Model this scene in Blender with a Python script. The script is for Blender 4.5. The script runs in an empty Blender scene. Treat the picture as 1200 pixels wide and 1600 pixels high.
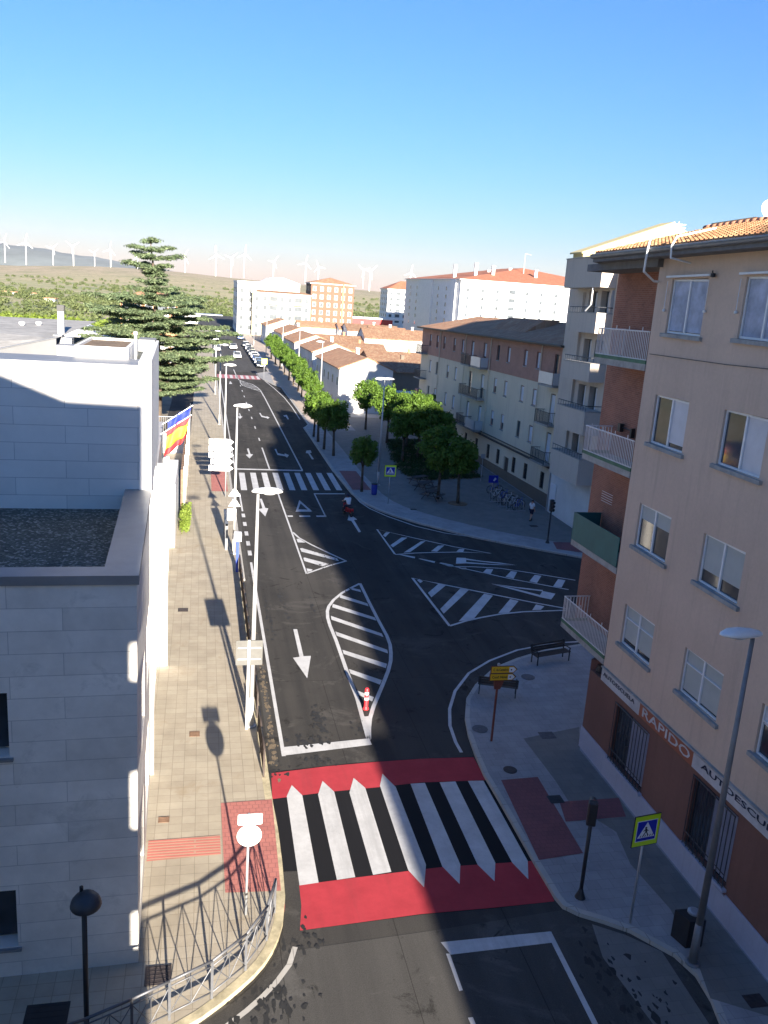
import bpy, bmesh, math, random
import numpy as np
from math import radians, sin, cos, pi
from mathutils import Vector, Matrix
random.seed(7)
S = bpy.context.scene
COL = S.collection

# ---------------------------------------------------------------- camera
FPX, YAW, PITCH, ROLL, CAMH = 1344.0, radians(12.485), radians(14.34), radians(3.98), 16.5
fw = np.array([sin(YAW)*cos(PITCH), cos(YAW)*cos(PITCH), -sin(PITCH)])
rt = np.array([cos(YAW), -sin(YAW), 0.0]); up = np.cross(rt, fw)
ax = cos(ROLL)*rt + sin(ROLL)*up
ay = -sin(ROLL)*rt + cos(ROLL)*up
cam = bpy.data.cameras.new('Camera'); camo = bpy.data.objects.new('Camera', cam); COL.objects.link(camo)
cam.sensor_fit = 'VERTICAL'; cam.sensor_height = 24.0; cam.lens = 24.0*FPX/1600.0
cam.clip_start = 0.1; cam.clip_end = 60000
M4 = Matrix(((ax[0], ay[0], -fw[0], 0), (ax[1], ay[1], -fw[1], 0), (ax[2], ay[2], -fw[2], CAMH), (0, 0, 0, 1)))
camo.matrix_world = M4
S.camera = camo

# ---------------------------------------------------------------- light
SUN_EL, SUN_AZ = radians(14.3), radians(4.5)      # sun stands behind the camera, a little to the right
w = bpy.data.worlds.new('World'); S.world = w; w.use_nodes = True
nt = w.node_tree; nt.nodes.clear()
sky = nt.nodes.new('ShaderNodeTexSky'); sky.sky_type = 'NISHITA'; sky.sun_disc = False
sky.sun_elevation = SUN_EL; sky.sun_rotation = pi - SUN_AZ
sky.air_density = 1.5; sky.dust_density = 0.0; sky.ozone_density = 10.0; sky.altitude = 300
bg = nt.nodes.new('ShaderNodeBackground'); bg.inputs[1].default_value = 0.063
wo = nt.nodes.new('ShaderNodeOutputWorld')
mx = nt.nodes.new('ShaderNodeMix'); mx.data_type = 'RGBA'; mx.blend_type = 'MULTIPLY'; mx.inputs[0].default_value = 1.0; mx.inputs[7].default_value = (1.17, 0.84, 0.84, 1)   # the camera's white balance
nt.links.new(sky.outputs[0], mx.inputs[6]); nt.links.new(mx.outputs[2], bg.inputs[0]); nt.links.new(bg.outputs[0], wo.inputs[0])
sl = bpy.data.lights.new('Sun', 'SUN'); sl.energy = 5.0; sl.angle = radians(0.6); sl.color = (1.0, 0.90, 0.76)
so = bpy.data.objects.new('Sun', sl); COL.objects.link(so)
sd = Vector((sin(SUN_AZ)*cos(SUN_EL), -cos(SUN_AZ)*cos(SUN_EL), sin(SUN_EL)))
so.rotation_euler = sd.to_track_quat('Z', 'Y').to_euler(); so.location = (0, 0, 60)
S.view_settings.view_transform = 'Standard'; S.view_settings.look = 'None'
S.view_settings.exposure = 2.05; S.view_settings.gamma = 1.0
S.render.resolution_x = 768; S.render.resolution_y = 1024
try:
    S.cycles.max_bounces = 5; S.cycles.diffuse_bounces = 3; S.cycles.volume_bounces = 0; S.cycles.transparent_max_bounces = 6
except Exception: pass

# ---------------------------------------------------------------- measuring: photo pixel -> point on a horizontal plane
CC = np.array([0, 0, CAMH])
def G(x, y, z=0.0):
    d = fw + (x-600)/FPX*ax - (y-800)/FPX*ay
    p = CC + d*(z-CAMH)/d[2]
    return (float(p[0]), float(p[1]), float(z))

# ---------------------------------------------------------------- materials
MATS = {}
class NT:
    def __init__(s, name):
        s.m = bpy.data.materials.new(name); s.m.use_nodes = True; s.t = s.m.node_tree
        s.b = s.t.nodes['Principled BSDF']; s.out = s.t.nodes['Material Output']
    def n(s, typ, **k):
        x = s.t.nodes.new(typ)
        for a, v in k.items(): setattr(x, a, v)
        return x
    def l(s, a, b): s.t.links.new(a, b)
    def pos(s, kind='world'):
        g = s.n('ShaderNodeNewGeometry'); return g.outputs['Position']
    def obj(s):
        return s.n('ShaderNodeTexCoord').outputs['Object']
    def wallvec(s, src=None):
        src = src or s.pos()
        sp = s.n('ShaderNodeSeparateXYZ'); s.l(src, sp.inputs[0])
        a = s.n('ShaderNodeMath', operation='ADD'); s.l(sp.outputs[0], a.inputs[0]); s.l(sp.outputs[1], a.inputs[1])
        c = s.n('ShaderNodeCombineXYZ'); s.l(a.outputs[0], c.inputs[0]); s.l(sp.outputs[2], c.inputs[1])
        return c.outputs[0]
    def noise(s, vec, scale, detail=4, rough=0.6, dist=0.0):
        x = s.n('ShaderNodeTexNoise'); x.inputs['Scale'].default_value = scale; x.inputs['Detail'].default_value = detail
        x.inputs['Roughness'].default_value = rough; x.inputs['Distortion'].default_value = dist
        s.l(vec, x.inputs['Vector']); return x.outputs['Fac']
    def ramp(s, fac, stops, interp='LINEAR'):
        x = s.n('ShaderNodeValToRGB'); r = x.color_ramp; r.interpolation = interp
        while len(r.elements) < len(stops): r.elements.new(0.5)
        for e, (p, c) in zip(r.elements, stops):
            e.position = p; e.color = (c[0], c[1], c[2], 1) if not isinstance(c, (int, float)) else (c, c, c, 1)
        s.l(fac, x.inputs[0]); return x.outputs[0]
    def mix(s, fac, a, b, mode='MIX'):
        x = s.n('ShaderNodeMix', data_type='RGBA', blend_type=mode)
        if isinstance(fac, float): x.inputs[0].default_value = fac
        else: s.l(fac, x.inputs[0])
        for i, v in ((6, a), (7, b)):
            if isinstance(v, tuple): x.inputs[i].default_value = (*v, 1)
            else: s.l(v, x.inputs[i])
        return x.outputs[2]
    def bump(s, h, strength=0.3, dist=0.02):
        x = s.n('ShaderNodeBump'); x.inputs['Strength'].default_value = strength; x.inputs['Distance'].default_value = dist
        s.l(h, x.inputs['Height']); s.l(x.outputs[0], s.b.inputs['Normal'])
    def col(s, c):
        if isinstance(c, tuple): s.b.inputs['Base Color'].default_value = (*c, 1)
        else: s.l(c, s.b.inputs['Base Color'])
    def rough(s, r): s.b.inputs['Roughness'].default_value = r
def reg(key, n): MATS[key] = n.m; return n.m

def plain(key, c, rough=0.6, metal=0.0, var=0.12, scale=3.0, bump=0.0, spec=None):
    n = NT(key); v = n.pos()
    f = n.noise(v, scale, 5, 0.65)
    lo = tuple(x*(1-var) for x in c); hi = tuple(min(1, x*(1+var)) for x in c)
    n.col(n.ramp(f, [(0.3, lo), (0.7, hi)])); n.rough(rough); n.b.inputs['Metallic'].default_value = metal
    if bump: n.bump(n.noise(v, 40, 3), bump, 0.01)
    if spec is not None: n.b.inputs['Specular IOR Level'].default_value = spec
    return reg(key, n)

def stucco(key, c, stain=0.25, streak=True):
    n = NT(key); v = n.pos()
    big = n.noise(v, 0.35, 4, 0.6); fine = n.noise(v, 9.0, 5, 0.7)
    base = n.ramp(big, [(0.3, tuple(x*(1-stain*0.6) for x in c)), (0.7, c)])
    base = n.mix(0.25, base, n.ramp(fine, [(0.25, tuple(x*0.7 for x in c)), (0.75, tuple(min(1, x*1.15) for x in c))]))
    if streak:
        mp = n.n('ShaderNodeMapping'); mp.inputs['Scale'].default_value = (2.2, 2.2, 0.16); n.l(v, mp.inputs[0])
        st = n.noise(mp.outputs[0], 1.2, 5, 0.7)
        msk = n.ramp(st, [(0.52, 0.0), (0.72, 1.0)])
        mm = n.n('ShaderNodeMath', operation='MULTIPLY'); n.l(msk, mm.inputs[0]); mm.inputs[1].default_value = 0.35
        base = n.mix(mm.outputs[0], base, tuple(x*0.55 for x in c))
    n.col(base); n.rough(0.9); n.bump(n.noise(v, 60, 3), 0.25, 0.006)
    return reg(key, n)

def bricky(key, c1, c2, mortar, bw, bh, msz=0.012, wall=True, rough=0.85, offset=0.5, noisec=0.35, bump=0.4, stain=None):
    n = NT(key); src = n.pos()
    v = n.wallvec(src) if wall else src
    b = n.n('ShaderNodeTexBrick'); n.l(v, b.inputs['Vector'])
    b.offset = offset; b.inputs['Scale'].default_value = 1.0
    b.inputs['Brick Width'].default_value = bw; b.inputs['Row Height'].default_value = bh
    b.inputs['Mortar Size'].default_value = msz; b.inputs['Mortar Smooth'].default_value = 0.1
    b.inputs['Color1'].default_value = (*c1, 1); b.inputs['Color2'].default_value = (*c2, 1); b.inputs['Mortar'].default_value = (*mortar, 1)
    f = n.noise(src, 0.9, 6, 0.65)
    col = n.mix(noisec, b.outputs['Color'], n.ramp(f, [(0.3, tuple(x*0.6 for x in c1)), (0.7, tuple(min(1, x*1.2) for x in c2))]))
    if stain:
        f2 = n.noise(src, stain[0], 6, 0.7, 0.6)
        col = n.mix(n.ramp(f2, [(stain[1], 0.0), (stain[1]+0.12, 0.6)]), col, stain[2])
    n.col(col); n.rough(rough)
    inv = n.n('ShaderNodeMath', operation='SUBTRACT'); inv.inputs[0].default_value = 1.0; n.l(b.outputs['Fac'], inv.inputs[1])
    n.bump(inv.outputs[0], bump, 0.01)
    return reg(key, n)

def asphalt(key, dark, light, worn):
    n = NT(key); v = n.pos()
    big = n.noise(v, 0.12, 5, 0.6, 0.4); mid = n.noise(v, 0.9, 6, 0.7, 0.8); fine = n.noise(v, 35, 3, 0.8)
    # tyre-lane streaks run with the street
    mp = n.n('ShaderNodeMapping'); mp.inputs['Scale'].default_value = (1.1, 0.05, 1); n.l(v, mp.inputs[0])
    lane = n.noise(mp.outputs[0], 1.0, 4, 0.6)
    c = n.ramp(big, [(0.36, dark), (0.60, light)])
    c = n.mix(0.5, c, n.ramp(lane, [(0.38, dark), (0.60, light)]))
    m2 = n.noise(v, 0.33, 7, 0.72, 1.2)
    c = n.mix(n.ramp(m2, [(0.55, 0.0), (0.62, 0.55)]), c, tuple(x*1.5 for x in light))
    blot = n.ramp(mid, [(0.60, 0.0), (0.66, 0.85)])
    c = n.mix(blot, c, tuple(x*0.35 for x in dark))
    c = n.mix(0.3, c, n.ramp(fine, [(0.3, tuple(x*0.5 for x in dark)), (0.75, worn)]))
    bk = n.n('ShaderNodeTexBrick'); n.l(v, bk.inputs['Vector']); bk.offset = 0.3
    bk.inputs['Scale'].default_value = 1.0; bk.inputs['Brick Width'].default_value = 3.12; bk.inputs['Row Height'].default_value = 34.0
    bk.inputs['Mortar Size'].default_value = 0.012; bk.inputs['Color1'].default_value = (1, 1, 1, 1); bk.inputs['Color2'].default_value = (.9, .9, .9, 1); bk.inputs['Mortar'].default_value = (.45, .45, .45, 1)
    c = n.mix(0.8, c, bk.outputs['Color'], 'MULTIPLY')
    n.col(c); n.b.inputs['Specular IOR Level'].default_value = 0.08
    n.l(n.ramp(mid, [(0.3, 0.85), (0.7, 0.98)]), n.b.inputs['Roughness'])
    n.bump(fine, 0.35, 0.006)
    return reg(key, n)

def paint(key, c, wear=0.35):
    n = NT(key); v = n.pos()
    f = n.noise(v, 1.3, 6, 0.75); g = n.noise(v, 22, 4, 0.8)
    mp = n.n('ShaderNodeMapping'); mp.inputs['Scale'].default_value = (1.3, 0.10, 1); n.l(v, mp.inputs[0])
    tr = n.noise(mp.outputs[0], 1.0, 5, 0.7)
    col = n.ramp(f, [(0.3, tuple(x*(1-wear*0.5) for x in c)), (0.65, c)])
    col = n.mix(n.ramp(tr, [(0.52, 0.0), (0.68, wear*1.1)]), col, tuple(x*0.55+0.02 for x in c))
    col = n.mix(n.ramp(g, [(0.62, 0.0), (0.76, wear*1.3)]), col, (0.07, 0.07, 0.07))
    n.col(col); n.rough(0.8); n.b.inputs['Specular IOR Level'].default_value = 0.15; n.bump(g, 0.3, 0.004); return reg(key, n)

def rooftile(key, a, b, c, rowh=0.4, wav=0.24, axis='y', geo=False):
    n = NT(key); v = n.pos()
    sp = n.n('ShaderNodeSeparateXYZ'); n.l(v, sp.inputs[0])
    iu, iv = (1, 0) if axis == 'y' else (0, 1)
    cu = n.n('ShaderNodeMath', operation='DIVIDE'); n.l(sp.outputs[iu], cu.inputs[0]); cu.inputs[1].default_value = wav
    cv = n.n('ShaderNodeMath', operation='DIVIDE'); n.l(sp.outputs[iv], cv.inputs[0]); cv.inputs[1].default_value = rowh
    fl = n.n('ShaderNodeMath', operation='FLOOR'); n.l(cu.outputs[0], fl.inputs[0])
    fl2 = n.n('ShaderNodeMath', operation='FLOOR'); n.l(cv.outputs[0], fl2.inputs[0])
    cb = n.n('ShaderNodeCombineXYZ'); n.l(fl.outputs[0], cb.inputs[0]); n.l(fl2.outputs[0], cb.inputs[1])
    wn = n.n('ShaderNodeTexWhiteNoise'); n.l(cb.outputs[0], wn.inputs['Vector'])
    col = n.ramp(wn.outputs['Value'], [(0.0, a), (0.5, b), (1.0, c)])
    big = n.noise(v, 0.5, 5, 0.65)
    col = n.mix(n.ramp(big, [(0.42, 0.0), (0.62, 0.7)]), col, tuple(x*0.75 for x in b))
    lich = n.noise(v, 3.0, 5, 0.7)
    col = n.mix(n.ramp(lich, [(0.55, 0.0), (0.68, 0.55)]), col, (0.22, 0.19, 0.10))
    n.col(col); n.rough(0.9)
    if not geo:
        mu = n.n('ShaderNodeMath', operation='MULTIPLY'); n.l(cu.outputs[0], mu.inputs[0]); mu.inputs[1].default_value = 2*pi
        s1 = n.n('ShaderNodeMath', operation='SINE'); n.l(mu.outputs[0], s1.inputs[0])
        fr = n.n('ShaderNodeMath', operation='FRACT'); n.l(cv.outputs[0], fr.inputs[0])
        ad = n.n('ShaderNodeMath', operation='ADD'); n.l(s1.outputs[0], ad.inputs[0]); n.l(fr.outputs[0], ad.inputs[1])
        n.bump(ad.outputs[0], 0.8, 0.05)
    return reg(key, n)

def leafmat(key, a, b, c, scale=1.2):
    n = NT(key); v = n.pos()
    f = n.noise(v, scale, 4, 0.7)
    gi = n.n('ShaderNodeNewGeometry')
    col = n.ramp(f, [(0.3, a), (0.5, b), (0.72, c)])
    col = n.mix(0.35, col, n.ramp(gi.outputs['Random Per Island'], [(0.0, a), (1.0, c)]))
    n.col(col); n.rough(0.6)
    n.b.inputs['Specular IOR Level'].default_value = 0.3
    tr = n.n('ShaderNodeBsdfTranslucent'); n.l(col, tr.inputs[0])
    mx = n.n('ShaderNodeMixShader'); mx.inputs[0].default_value = 0.3
    n.l(n.b.outputs[0], mx.inputs[1]); n.l(tr.outputs[0], mx.inputs[2]); n.l(mx.outputs[0], n.out.inputs[0])
    return reg(key, n)

def glassy(key, c, rough=0.08, var=0.5):
    n = NT(key); v = n.pos()
    n.col(n.ramp(n.noise(v, 0.8, 3), [(0.3, tuple(x*(1-var) for x in c)), (0.7, c)]))
    n.rough(rough); n.b.inputs['Specular IOR Level'].default_value = 0.7
    n.bump(n.noise(v, 1.5, 2), 0.03, 0.02)
    return reg(key, n)

asphalt('asphalt', (0.030, 0.030, 0.031), (0.078, 0.073, 0.067), (0.13, 0.122, 0.112))
asphalt('asphalt_old', (0.052, 0.050, 0.048), (0.098, 0.094, 0.088), (0.16, 0.155, 0.145))
asphalt('asphalt_far', (0.07, 0.069, 0.07), (0.10, 0.098, 0.098), (0.13, 0.13, 0.13))
paint('paint_white', (0.60, 0.60, 0.60), 0.5)
paint('paint_red', (0.46, 0.050, 0.064), 0.42)
paint('paint_pink', (0.45, 0.17, 0.19), 0.4)
paint('paint_black', (0.014, 0.014, 0.016), 0.15)
bricky('tile_beige', (0.36, 0.31, 0.235), (0.43, 0.38, 0.295), (0.22, 0.185, 0.14), 0.4, 0.4, 0.009, wall=False, offset=0.0, stain=(0.6, 0.58, (0.30, 0.235, 0.155)))
bricky('tile_grey', (0.28, 0.28, 0.285), (0.34, 0.34, 0.345), (0.17, 0.17, 0.18), 0.4, 0.4, 0.006, wall=False, stain=(0.5, 0.6, (0.2, 0.2, 0.2)))
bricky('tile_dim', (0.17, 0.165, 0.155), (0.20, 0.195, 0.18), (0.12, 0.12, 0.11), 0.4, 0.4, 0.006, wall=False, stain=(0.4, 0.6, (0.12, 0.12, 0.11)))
bricky('tile_warm', (0.46, 0.38, 0.31), (0.52, 0.43, 0.35), (0.3, 0.25, 0.2), 0.4, 0.2, 0.006, wall=False)
bricky('tile_red', (0.42, 0.15, 0.13), (0.48, 0.18, 0.15), (0.28, 0.11, 0.10), 0.2, 0.2, 0.012, wall=False, bump=0.8)
bricky('tile_red_shaded', (0.21, 0.075, 0.082), (0.24, 0.085, 0.09), (0.15, 0.06, 0.06), 0.2, 0.2, 0.01, wall=False, bump=0.8)  # darker, bluer copy of the red tile: shade put into the colour
bricky('stripe_red', (0.50, 0.16, 0.13), (0.54, 0.18, 0.14), (0.44, 0.34, 0.24), 6.0, 0.13, 0.03, wall=False, bump=0.9)
bricky('kerb', (0.42, 0.40, 0.37), (0.47, 0.45, 0.41), (0.2, 0.19, 0.17), 1.0, 1.0, 0.012, wall=False)
plain('kerb_yellow', (0.46, 0.40, 0.26), 0.9, var=0.4, scale=2.5, bump=0.3)
bricky('stone_panel', (0.63, 0.605, 0.56), (0.82, 0.785, 0.73), (0.36, 0.36, 0.355), 3.1, 0.525, 0.008, noisec=0.3, stain=(0.9, 0.57, (0.50, 0.485, 0.45)), bump=0.35, offset=0.37)
bricky('stone_panel_hi', (0.70, 0.675, 0.63), (0.82, 0.79, 0.74), (0.38, 0.38, 0.38), 2.1, 0.525, 0.008, noisec=0.15, bump=0.3, offset=0.31)
plain('metal_cap', (0.26, 0.265, 0.275), 0.5, 0.3, var=0.12, scale=1.0)
plain('white_wall', (0.74, 0.74, 0.73), 0.85, var=0.06, scale=0.7, bump=0.15)
plain('white_render', (0.70, 0.69, 0.67), 0.9, var=0.10, scale=0.5, bump=0.2)
plain('grey_wall', (0.22, 0.225, 0.235), 0.85, var=0.1, scale=0.7)
plain('facade_grey', (0.42, 0.41, 0.405), 0.75, var=0.1, scale=0.6)
stucco('pink_stucco', (0.64, 0.49, 0.385), 0.3)
stucco('cream_stucco', (0.70, 0.62, 0.48), 0.22)
stucco('taupe_stucco', (0.60, 0.52, 0.44), 0.15)
stucco('yellow_stucco', (0.62, 0.52, 0.26), 0.15)
stucco('cream_far', (0.66, 0.58, 0.38), 0.1, False)
stucco('orange_stucco', (0.46, 0.24, 0.13), 0.2)
bricky('brick_red', (0.24, 0.085, 0.055), (0.36, 0.14, 0.09), (0.36, 0.24, 0.18), 0.25, 0.072, 0.010, noisec=0.45, stain=(1.2, 0.58, (0.16, 0.07, 0.05)))
bricky('brick_far', (0.17, 0.085, 0.058), (0.20, 0.10, 0.068), (0.19, 0.11, 0.08), 0.25, 0.07, 0.006, noisec=0.3)
bricky('brick_band', (0.40, 0.21, 0.165), (0.45, 0.25, 0.19), (0.32, 0.2, 0.16), 0.25, 0.07, 0.006, noisec=0.3)
stucco('brown_plinth', (0.17, 0.14, 0.11), 0.3)
stucco('ground_ochre', (0.215, 0.105, 0.082), 0.4)
stucco('plinth_paint', (0.42, 0.44, 0.55), 0.25)
rooftile('tile_roof_near', (0.30, 0.125, 0.06), (0.38, 0.20, 0.095), (0.42, 0.28, 0.15), 0.38, 0.24, 'y', geo=True)
rooftile('tile_roof', (0.32, 0.15, 0.085), (0.40, 0.21, 0.12), (0.44, 0.29, 0.18), 0.45, 0.26, 'y')
rooftile('tile_roof_x', (0.24, 0.12, 0.07), (0.30, 0.17, 0.105), (0.35, 0.24, 0.15), 0.45, 0.26, 'x')
rooftile('tile_roof_red', (0.40, 0.13, 0.07), (0.46, 0.165, 0.09), (0.50, 0.2, 0.12), 0.45, 0.3, 'x')
plain('ridge_tile', (0.50, 0.22, 0.13), 0.9, var=0.3, scale=4)
plain('gutter', (0.20, 0.21, 0.225), 0.5, 0.4, var=0.15)
plain('soffit', (0.15, 0.15, 0.155), 0.9, var=0.2)
plain('concrete', (0.34, 0.33, 0.31), 0.9, var=0.3, scale=2.0, bump=0.4)
plain('sill', (0.30, 0.31, 0.31), 0.85, var=0.25, scale=3.0, bump=0.2)
plain('alu_white', (0.72, 0.74, 0.76), 0.4, var=0.05)
plain('frame_dark', (0.06, 0.05, 0.05), 0.6, var=0.2)
plain('blind', (0.60, 0.60, 0.63), 0.6, var=0.07, scale=2)
plain('blind_green', (0.40, 0.43, 0.42), 0.7, var=0.07, scale=2)
plain('shutter', (0.62, 0.64, 0.70), 0.6, var=0.1, scale=1)
plain('grille_blind', (0.22, 0.24, 0.32), 0.7, var=0.15)
plain('curtain', (0.38, 0.42, 0.52), 0.9, var=0.35, scale=1.6)
plain('red_trim', (0.42, 0.20, 0.17), 0.8, var=0.15)
glassy('glass', (0.05, 0.06, 0.075), 0.06)
glassy('glass_far', (0.10, 0.12, 0.14), 0.2)
plain('white_metal', (0.78, 0.79, 0.80), 0.4, 0.1, var=0.05)
plain('galv', (0.42, 0.44, 0.47), 0.45, 0.5, var=0.12, scale=2)
plain('pole_grey', (0.46, 0.465, 0.47), 0.45, 0.2, var=0.06)
plain('plate_grey', (0.115, 0.115, 0.11), 0.6, 0.1, var=0.15)
plain('sign_back', (0.62, 0.63, 0.63), 0.45, 0.2, var=0.06)
plain('rail_pale', (0.80, 0.74, 0.70), 0.5, var=0.1)
plain('black_metal', (0.022, 0.023, 0.027), 0.5, var=0.2)
plain('dark_metal', (0.05, 0.055, 0.065), 0.5, 0.3, var=0.2)
plain('rail_grey', (0.13, 0.135, 0.15), 0.5, 0.4, var=0.2)
plain('fence_metal', (0.07, 0.055, 0.05), 0.55, 0.4, var=0.25)
plain('manhole', (0.055, 0.045, 0.045), 0.7, 0.3, var=0.3, scale=8, bump=0.5)
plain('manhole_grey', (0.10, 0.10, 0.11), 0.7, 0.2, var=0.3, scale=8, bump=0.5)
plain('yellow_sign', (0.80, 0.47, 0.02), 0.5, var=0.05)
n_ = NT('lime_sign'); n_.col((0.62, 0.85, 0.02)); n_.rough(0.4); n_.b.inputs['Coat Weight'].default_value = 0.3; reg('lime_sign', n_)
plain('blue_sign', (0.01, 0.025, 0.42), 0.4, var=0.08)
plain('band_white', (0.50, 0.49, 0.50), 0.6, var=0.2, scale=1.5)
plain('sign_white', (0.80, 0.81, 0.83), 0.4, var=0.04)
plain('rust', (0.16, 0.045, 0.03), 0.7, var=0.3)
plain('brown_sign', (0.09, 0.02, 0.012), 0.6, var=0.2)
plain('green_panel', (0.02, 0.12, 0.115), 0.6, var=0.15, scale=1.5)
plain('green_strip', (0.06, 0.15, 0.085), 0.7, var=0.3)
plain('orange_sign', (0.32, 0.095, 0.05), 0.5, var=0.08)
plain('flag_red', (0.75, 0.04, 0.05), 0.7, var=0.1)
plain('flag_yellow', (0.90, 0.68, 0.05), 0.7, var=0.1)
plain('flag_blue', (0.02, 0.04, 0.30), 0.7, var=0.1)
plain('delin_red', (0.80, 0.03, 0.04), 0.4, var=0.05)
plain('skin', (0.48, 0.28, 0.20), 0.6, var=0.08)
plain('hair', (0.03, 0.02, 0.016), 0.7, var=0.2)
plain('shirt_white', (0.75, 0.77, 0.80), 0.8, var=0.06)
plain('navy', (0.015, 0.02, 0.05), 0.8, var=0.1)
plain('moped_red', (0.35, 0.01, 0.02), 0.35, var=0.05)
plain('rubber', (0.02, 0.02, 0.02), 0.8, var=0.2)
plain('bike_blue', (0.02, 0.06, 0.45), 0.5, var=0.1)
plain('bike_white', (0.6, 0.62, 0.66), 0.5, var=0.1)
plain('wood_bench', (0.05, 0.043, 0.04), 0.7, var=0.3, scale=6)
plain('wood_brown', (0.20, 0.12, 0.075), 0.8, var=0.4, scale=5, bump=0.4)
plain('tar', (0.022, 0.022, 0.022), 0.8, var=0.3)
plain('dirt', (0.17, 0.13, 0.085), 0.95, var=0.45, scale=4, bump=0.4)
plain('town_soil', (0.20, 0.17, 0.12), 0.95, var=0.4, scale=0.3, bump=0.2)
plain('bark', (0.10, 0.075, 0.055), 0.95, var=0.4, scale=8, bump=0.8)
plain('bark_pale', (0.20, 0.17, 0.13), 0.95, var=0.35, scale=8, bump=0.8)
plain('soil', (0.17, 0.115, 0.07), 0.95, var=0.4, scale=2, bump=0.6)
plain('red_shed', (0.45, 0.05, 0.05), 0.7, var=0.1)
leafmat('leaf_street', (0.038, 0.085, 0.015), (0.085, 0.165, 0.022), (0.18, 0.29, 0.04))
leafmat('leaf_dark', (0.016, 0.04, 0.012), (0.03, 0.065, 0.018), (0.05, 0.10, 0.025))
leafmat('leaf_cedar', (0.05, 0.09, 0.05), (0.14, 0.20, 0.105), (0.30, 0.35, 0.18), 2.0)
leafmat('leaf_palm', (0.07, 0.09, 0.02), (0.13, 0.16, 0.035), (0.2, 0.22, 0.06))
leafmat('leaf_far', (0.07, 0.10, 0.04), (0.12, 0.155, 0.06), (0.20, 0.22, 0.09), 0.05)
leafmat('leaf_lime', (0.12, 0.18, 0.02), (0.18, 0.26, 0.04), (0.26, 0.32, 0.06))
# gravel on the flat roof
n_ = NT('gravel'); v_ = n_.pos(); vo = n_.n('ShaderNodeTexVoronoi'); vo.inputs['Scale'].default_value = 16; n_.l(v_, vo.inputs['Vector'])
bw_ = n_.n('ShaderNodeSeparateColor'); n_.l(vo.outputs['Color'], bw_.inputs[0])
n_.col(n_.mix(0.4, n_.ramp(bw_.outputs[0], [(0.1, (0.045, 0.05, 0.042)), (0.75, (0.12, 0.13, 0.11)), (0.97, (0.42, 0.43, 0.4))]), n_.ramp(n_.noise(v_, 1.5, 5), [(0.3, (0.04, 0.055, 0.04)), (0.7, (0.13, 0.14, 0.12))])))
n_.rough(0.95); n_.bump(vo.outputs['Distance'], 1.0, 0.03); reg('gravel', n_)
# countryside
n_ = NT('terrain'); v_ = n_.pos()
sp_ = n_.n('ShaderNodeSeparateXYZ'); n_.l(v_, sp_.inputs[0])
mp_ = n_.n('ShaderNodeMapping'); mp_.inputs['Scale'].default_value = (0.0035, 0.011, 0.0); n_.l(v_, mp_.inputs[0])
f1 = n_.noise(mp_.outputs[0], 1.3, 6, 0.62, 0.5); f2 = n_.noise(v_, 0.02, 6, 0.7); f3 = n_.noise(v_, 0.14, 4, 0.7)
c_ = n_.ramp(f1, [(0.30, (0.16, 0.20, 0.08)), (0.43, (0.27, 0.28, 0.12)), (0.52, (0.42, 0.35, 0.20)), (0.62, (0.25, 0.28, 0.12)), (0.75, (0.40, 0.32, 0.19))])
hill = n_.ramp(f2, [(0.35, (0.24, 0.225, 0.12)), (0.6, (0.40, 0.31, 0.21))])
dy = n_.n('ShaderNodeMapRange'); dy.inputs[1].default_value = 1150; dy.inputs[2].default_value = 1900; n_.l(sp_.outputs[1], dy.inputs[0])
c_ = n_.mix(dy.outputs[0], c_, hill)
c_ = n_.mix(n_.ramp(f3, [(0.56, 0.0), (0.64, 0.8)]), c_, (0.075, 0.09, 0.04))
n_.col(c_); n_.rough(0.95); reg('terrain', n_)
plain('mountain', (0.12, 0.14, 0.14), 0.95, var=0.3, scale=0.002)

# ---------------------------------------------------------------- mesh builder
WL = {}            # world location of every parent, so that parts can be written in world coordinates
def setp(o, label=None, cat=None, group=None, kind=None):
    if label: o['label'] = label
    if cat: o['category'] = cat
    if group: o['group'] = group
    if kind: o['kind'] = kind
    return o
def thing(name, loc, label, cat, group=None, kind=None):
    o = bpy.data.objects.new(name, None); COL.objects.link(o); o.location = loc; o.empty_display_size = 0.3
    WL[o.name] = Vector(loc); return setp(o, label, cat, group, kind)
def dup(o, loc=None, rz=None, label=None, parent=None, group=None, scale=None):
    c = o.copy(); COL.objects.link(c)
    if parent is not None: c.parent = parent
    if loc is not None: c.location = loc
    if rz is not None: c.rotation_euler = (0, 0, rz)
    if scale is not None: c.scale = scale
    if label: c['label'] = label
    if group: c['group'] = group
    for ch in o.children:
        dup(ch, parent=c)
    WL[c.name] = Vector(c.location) + (WL.get(parent.name, Vector()) if parent is not None else Vector())
    return c
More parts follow.
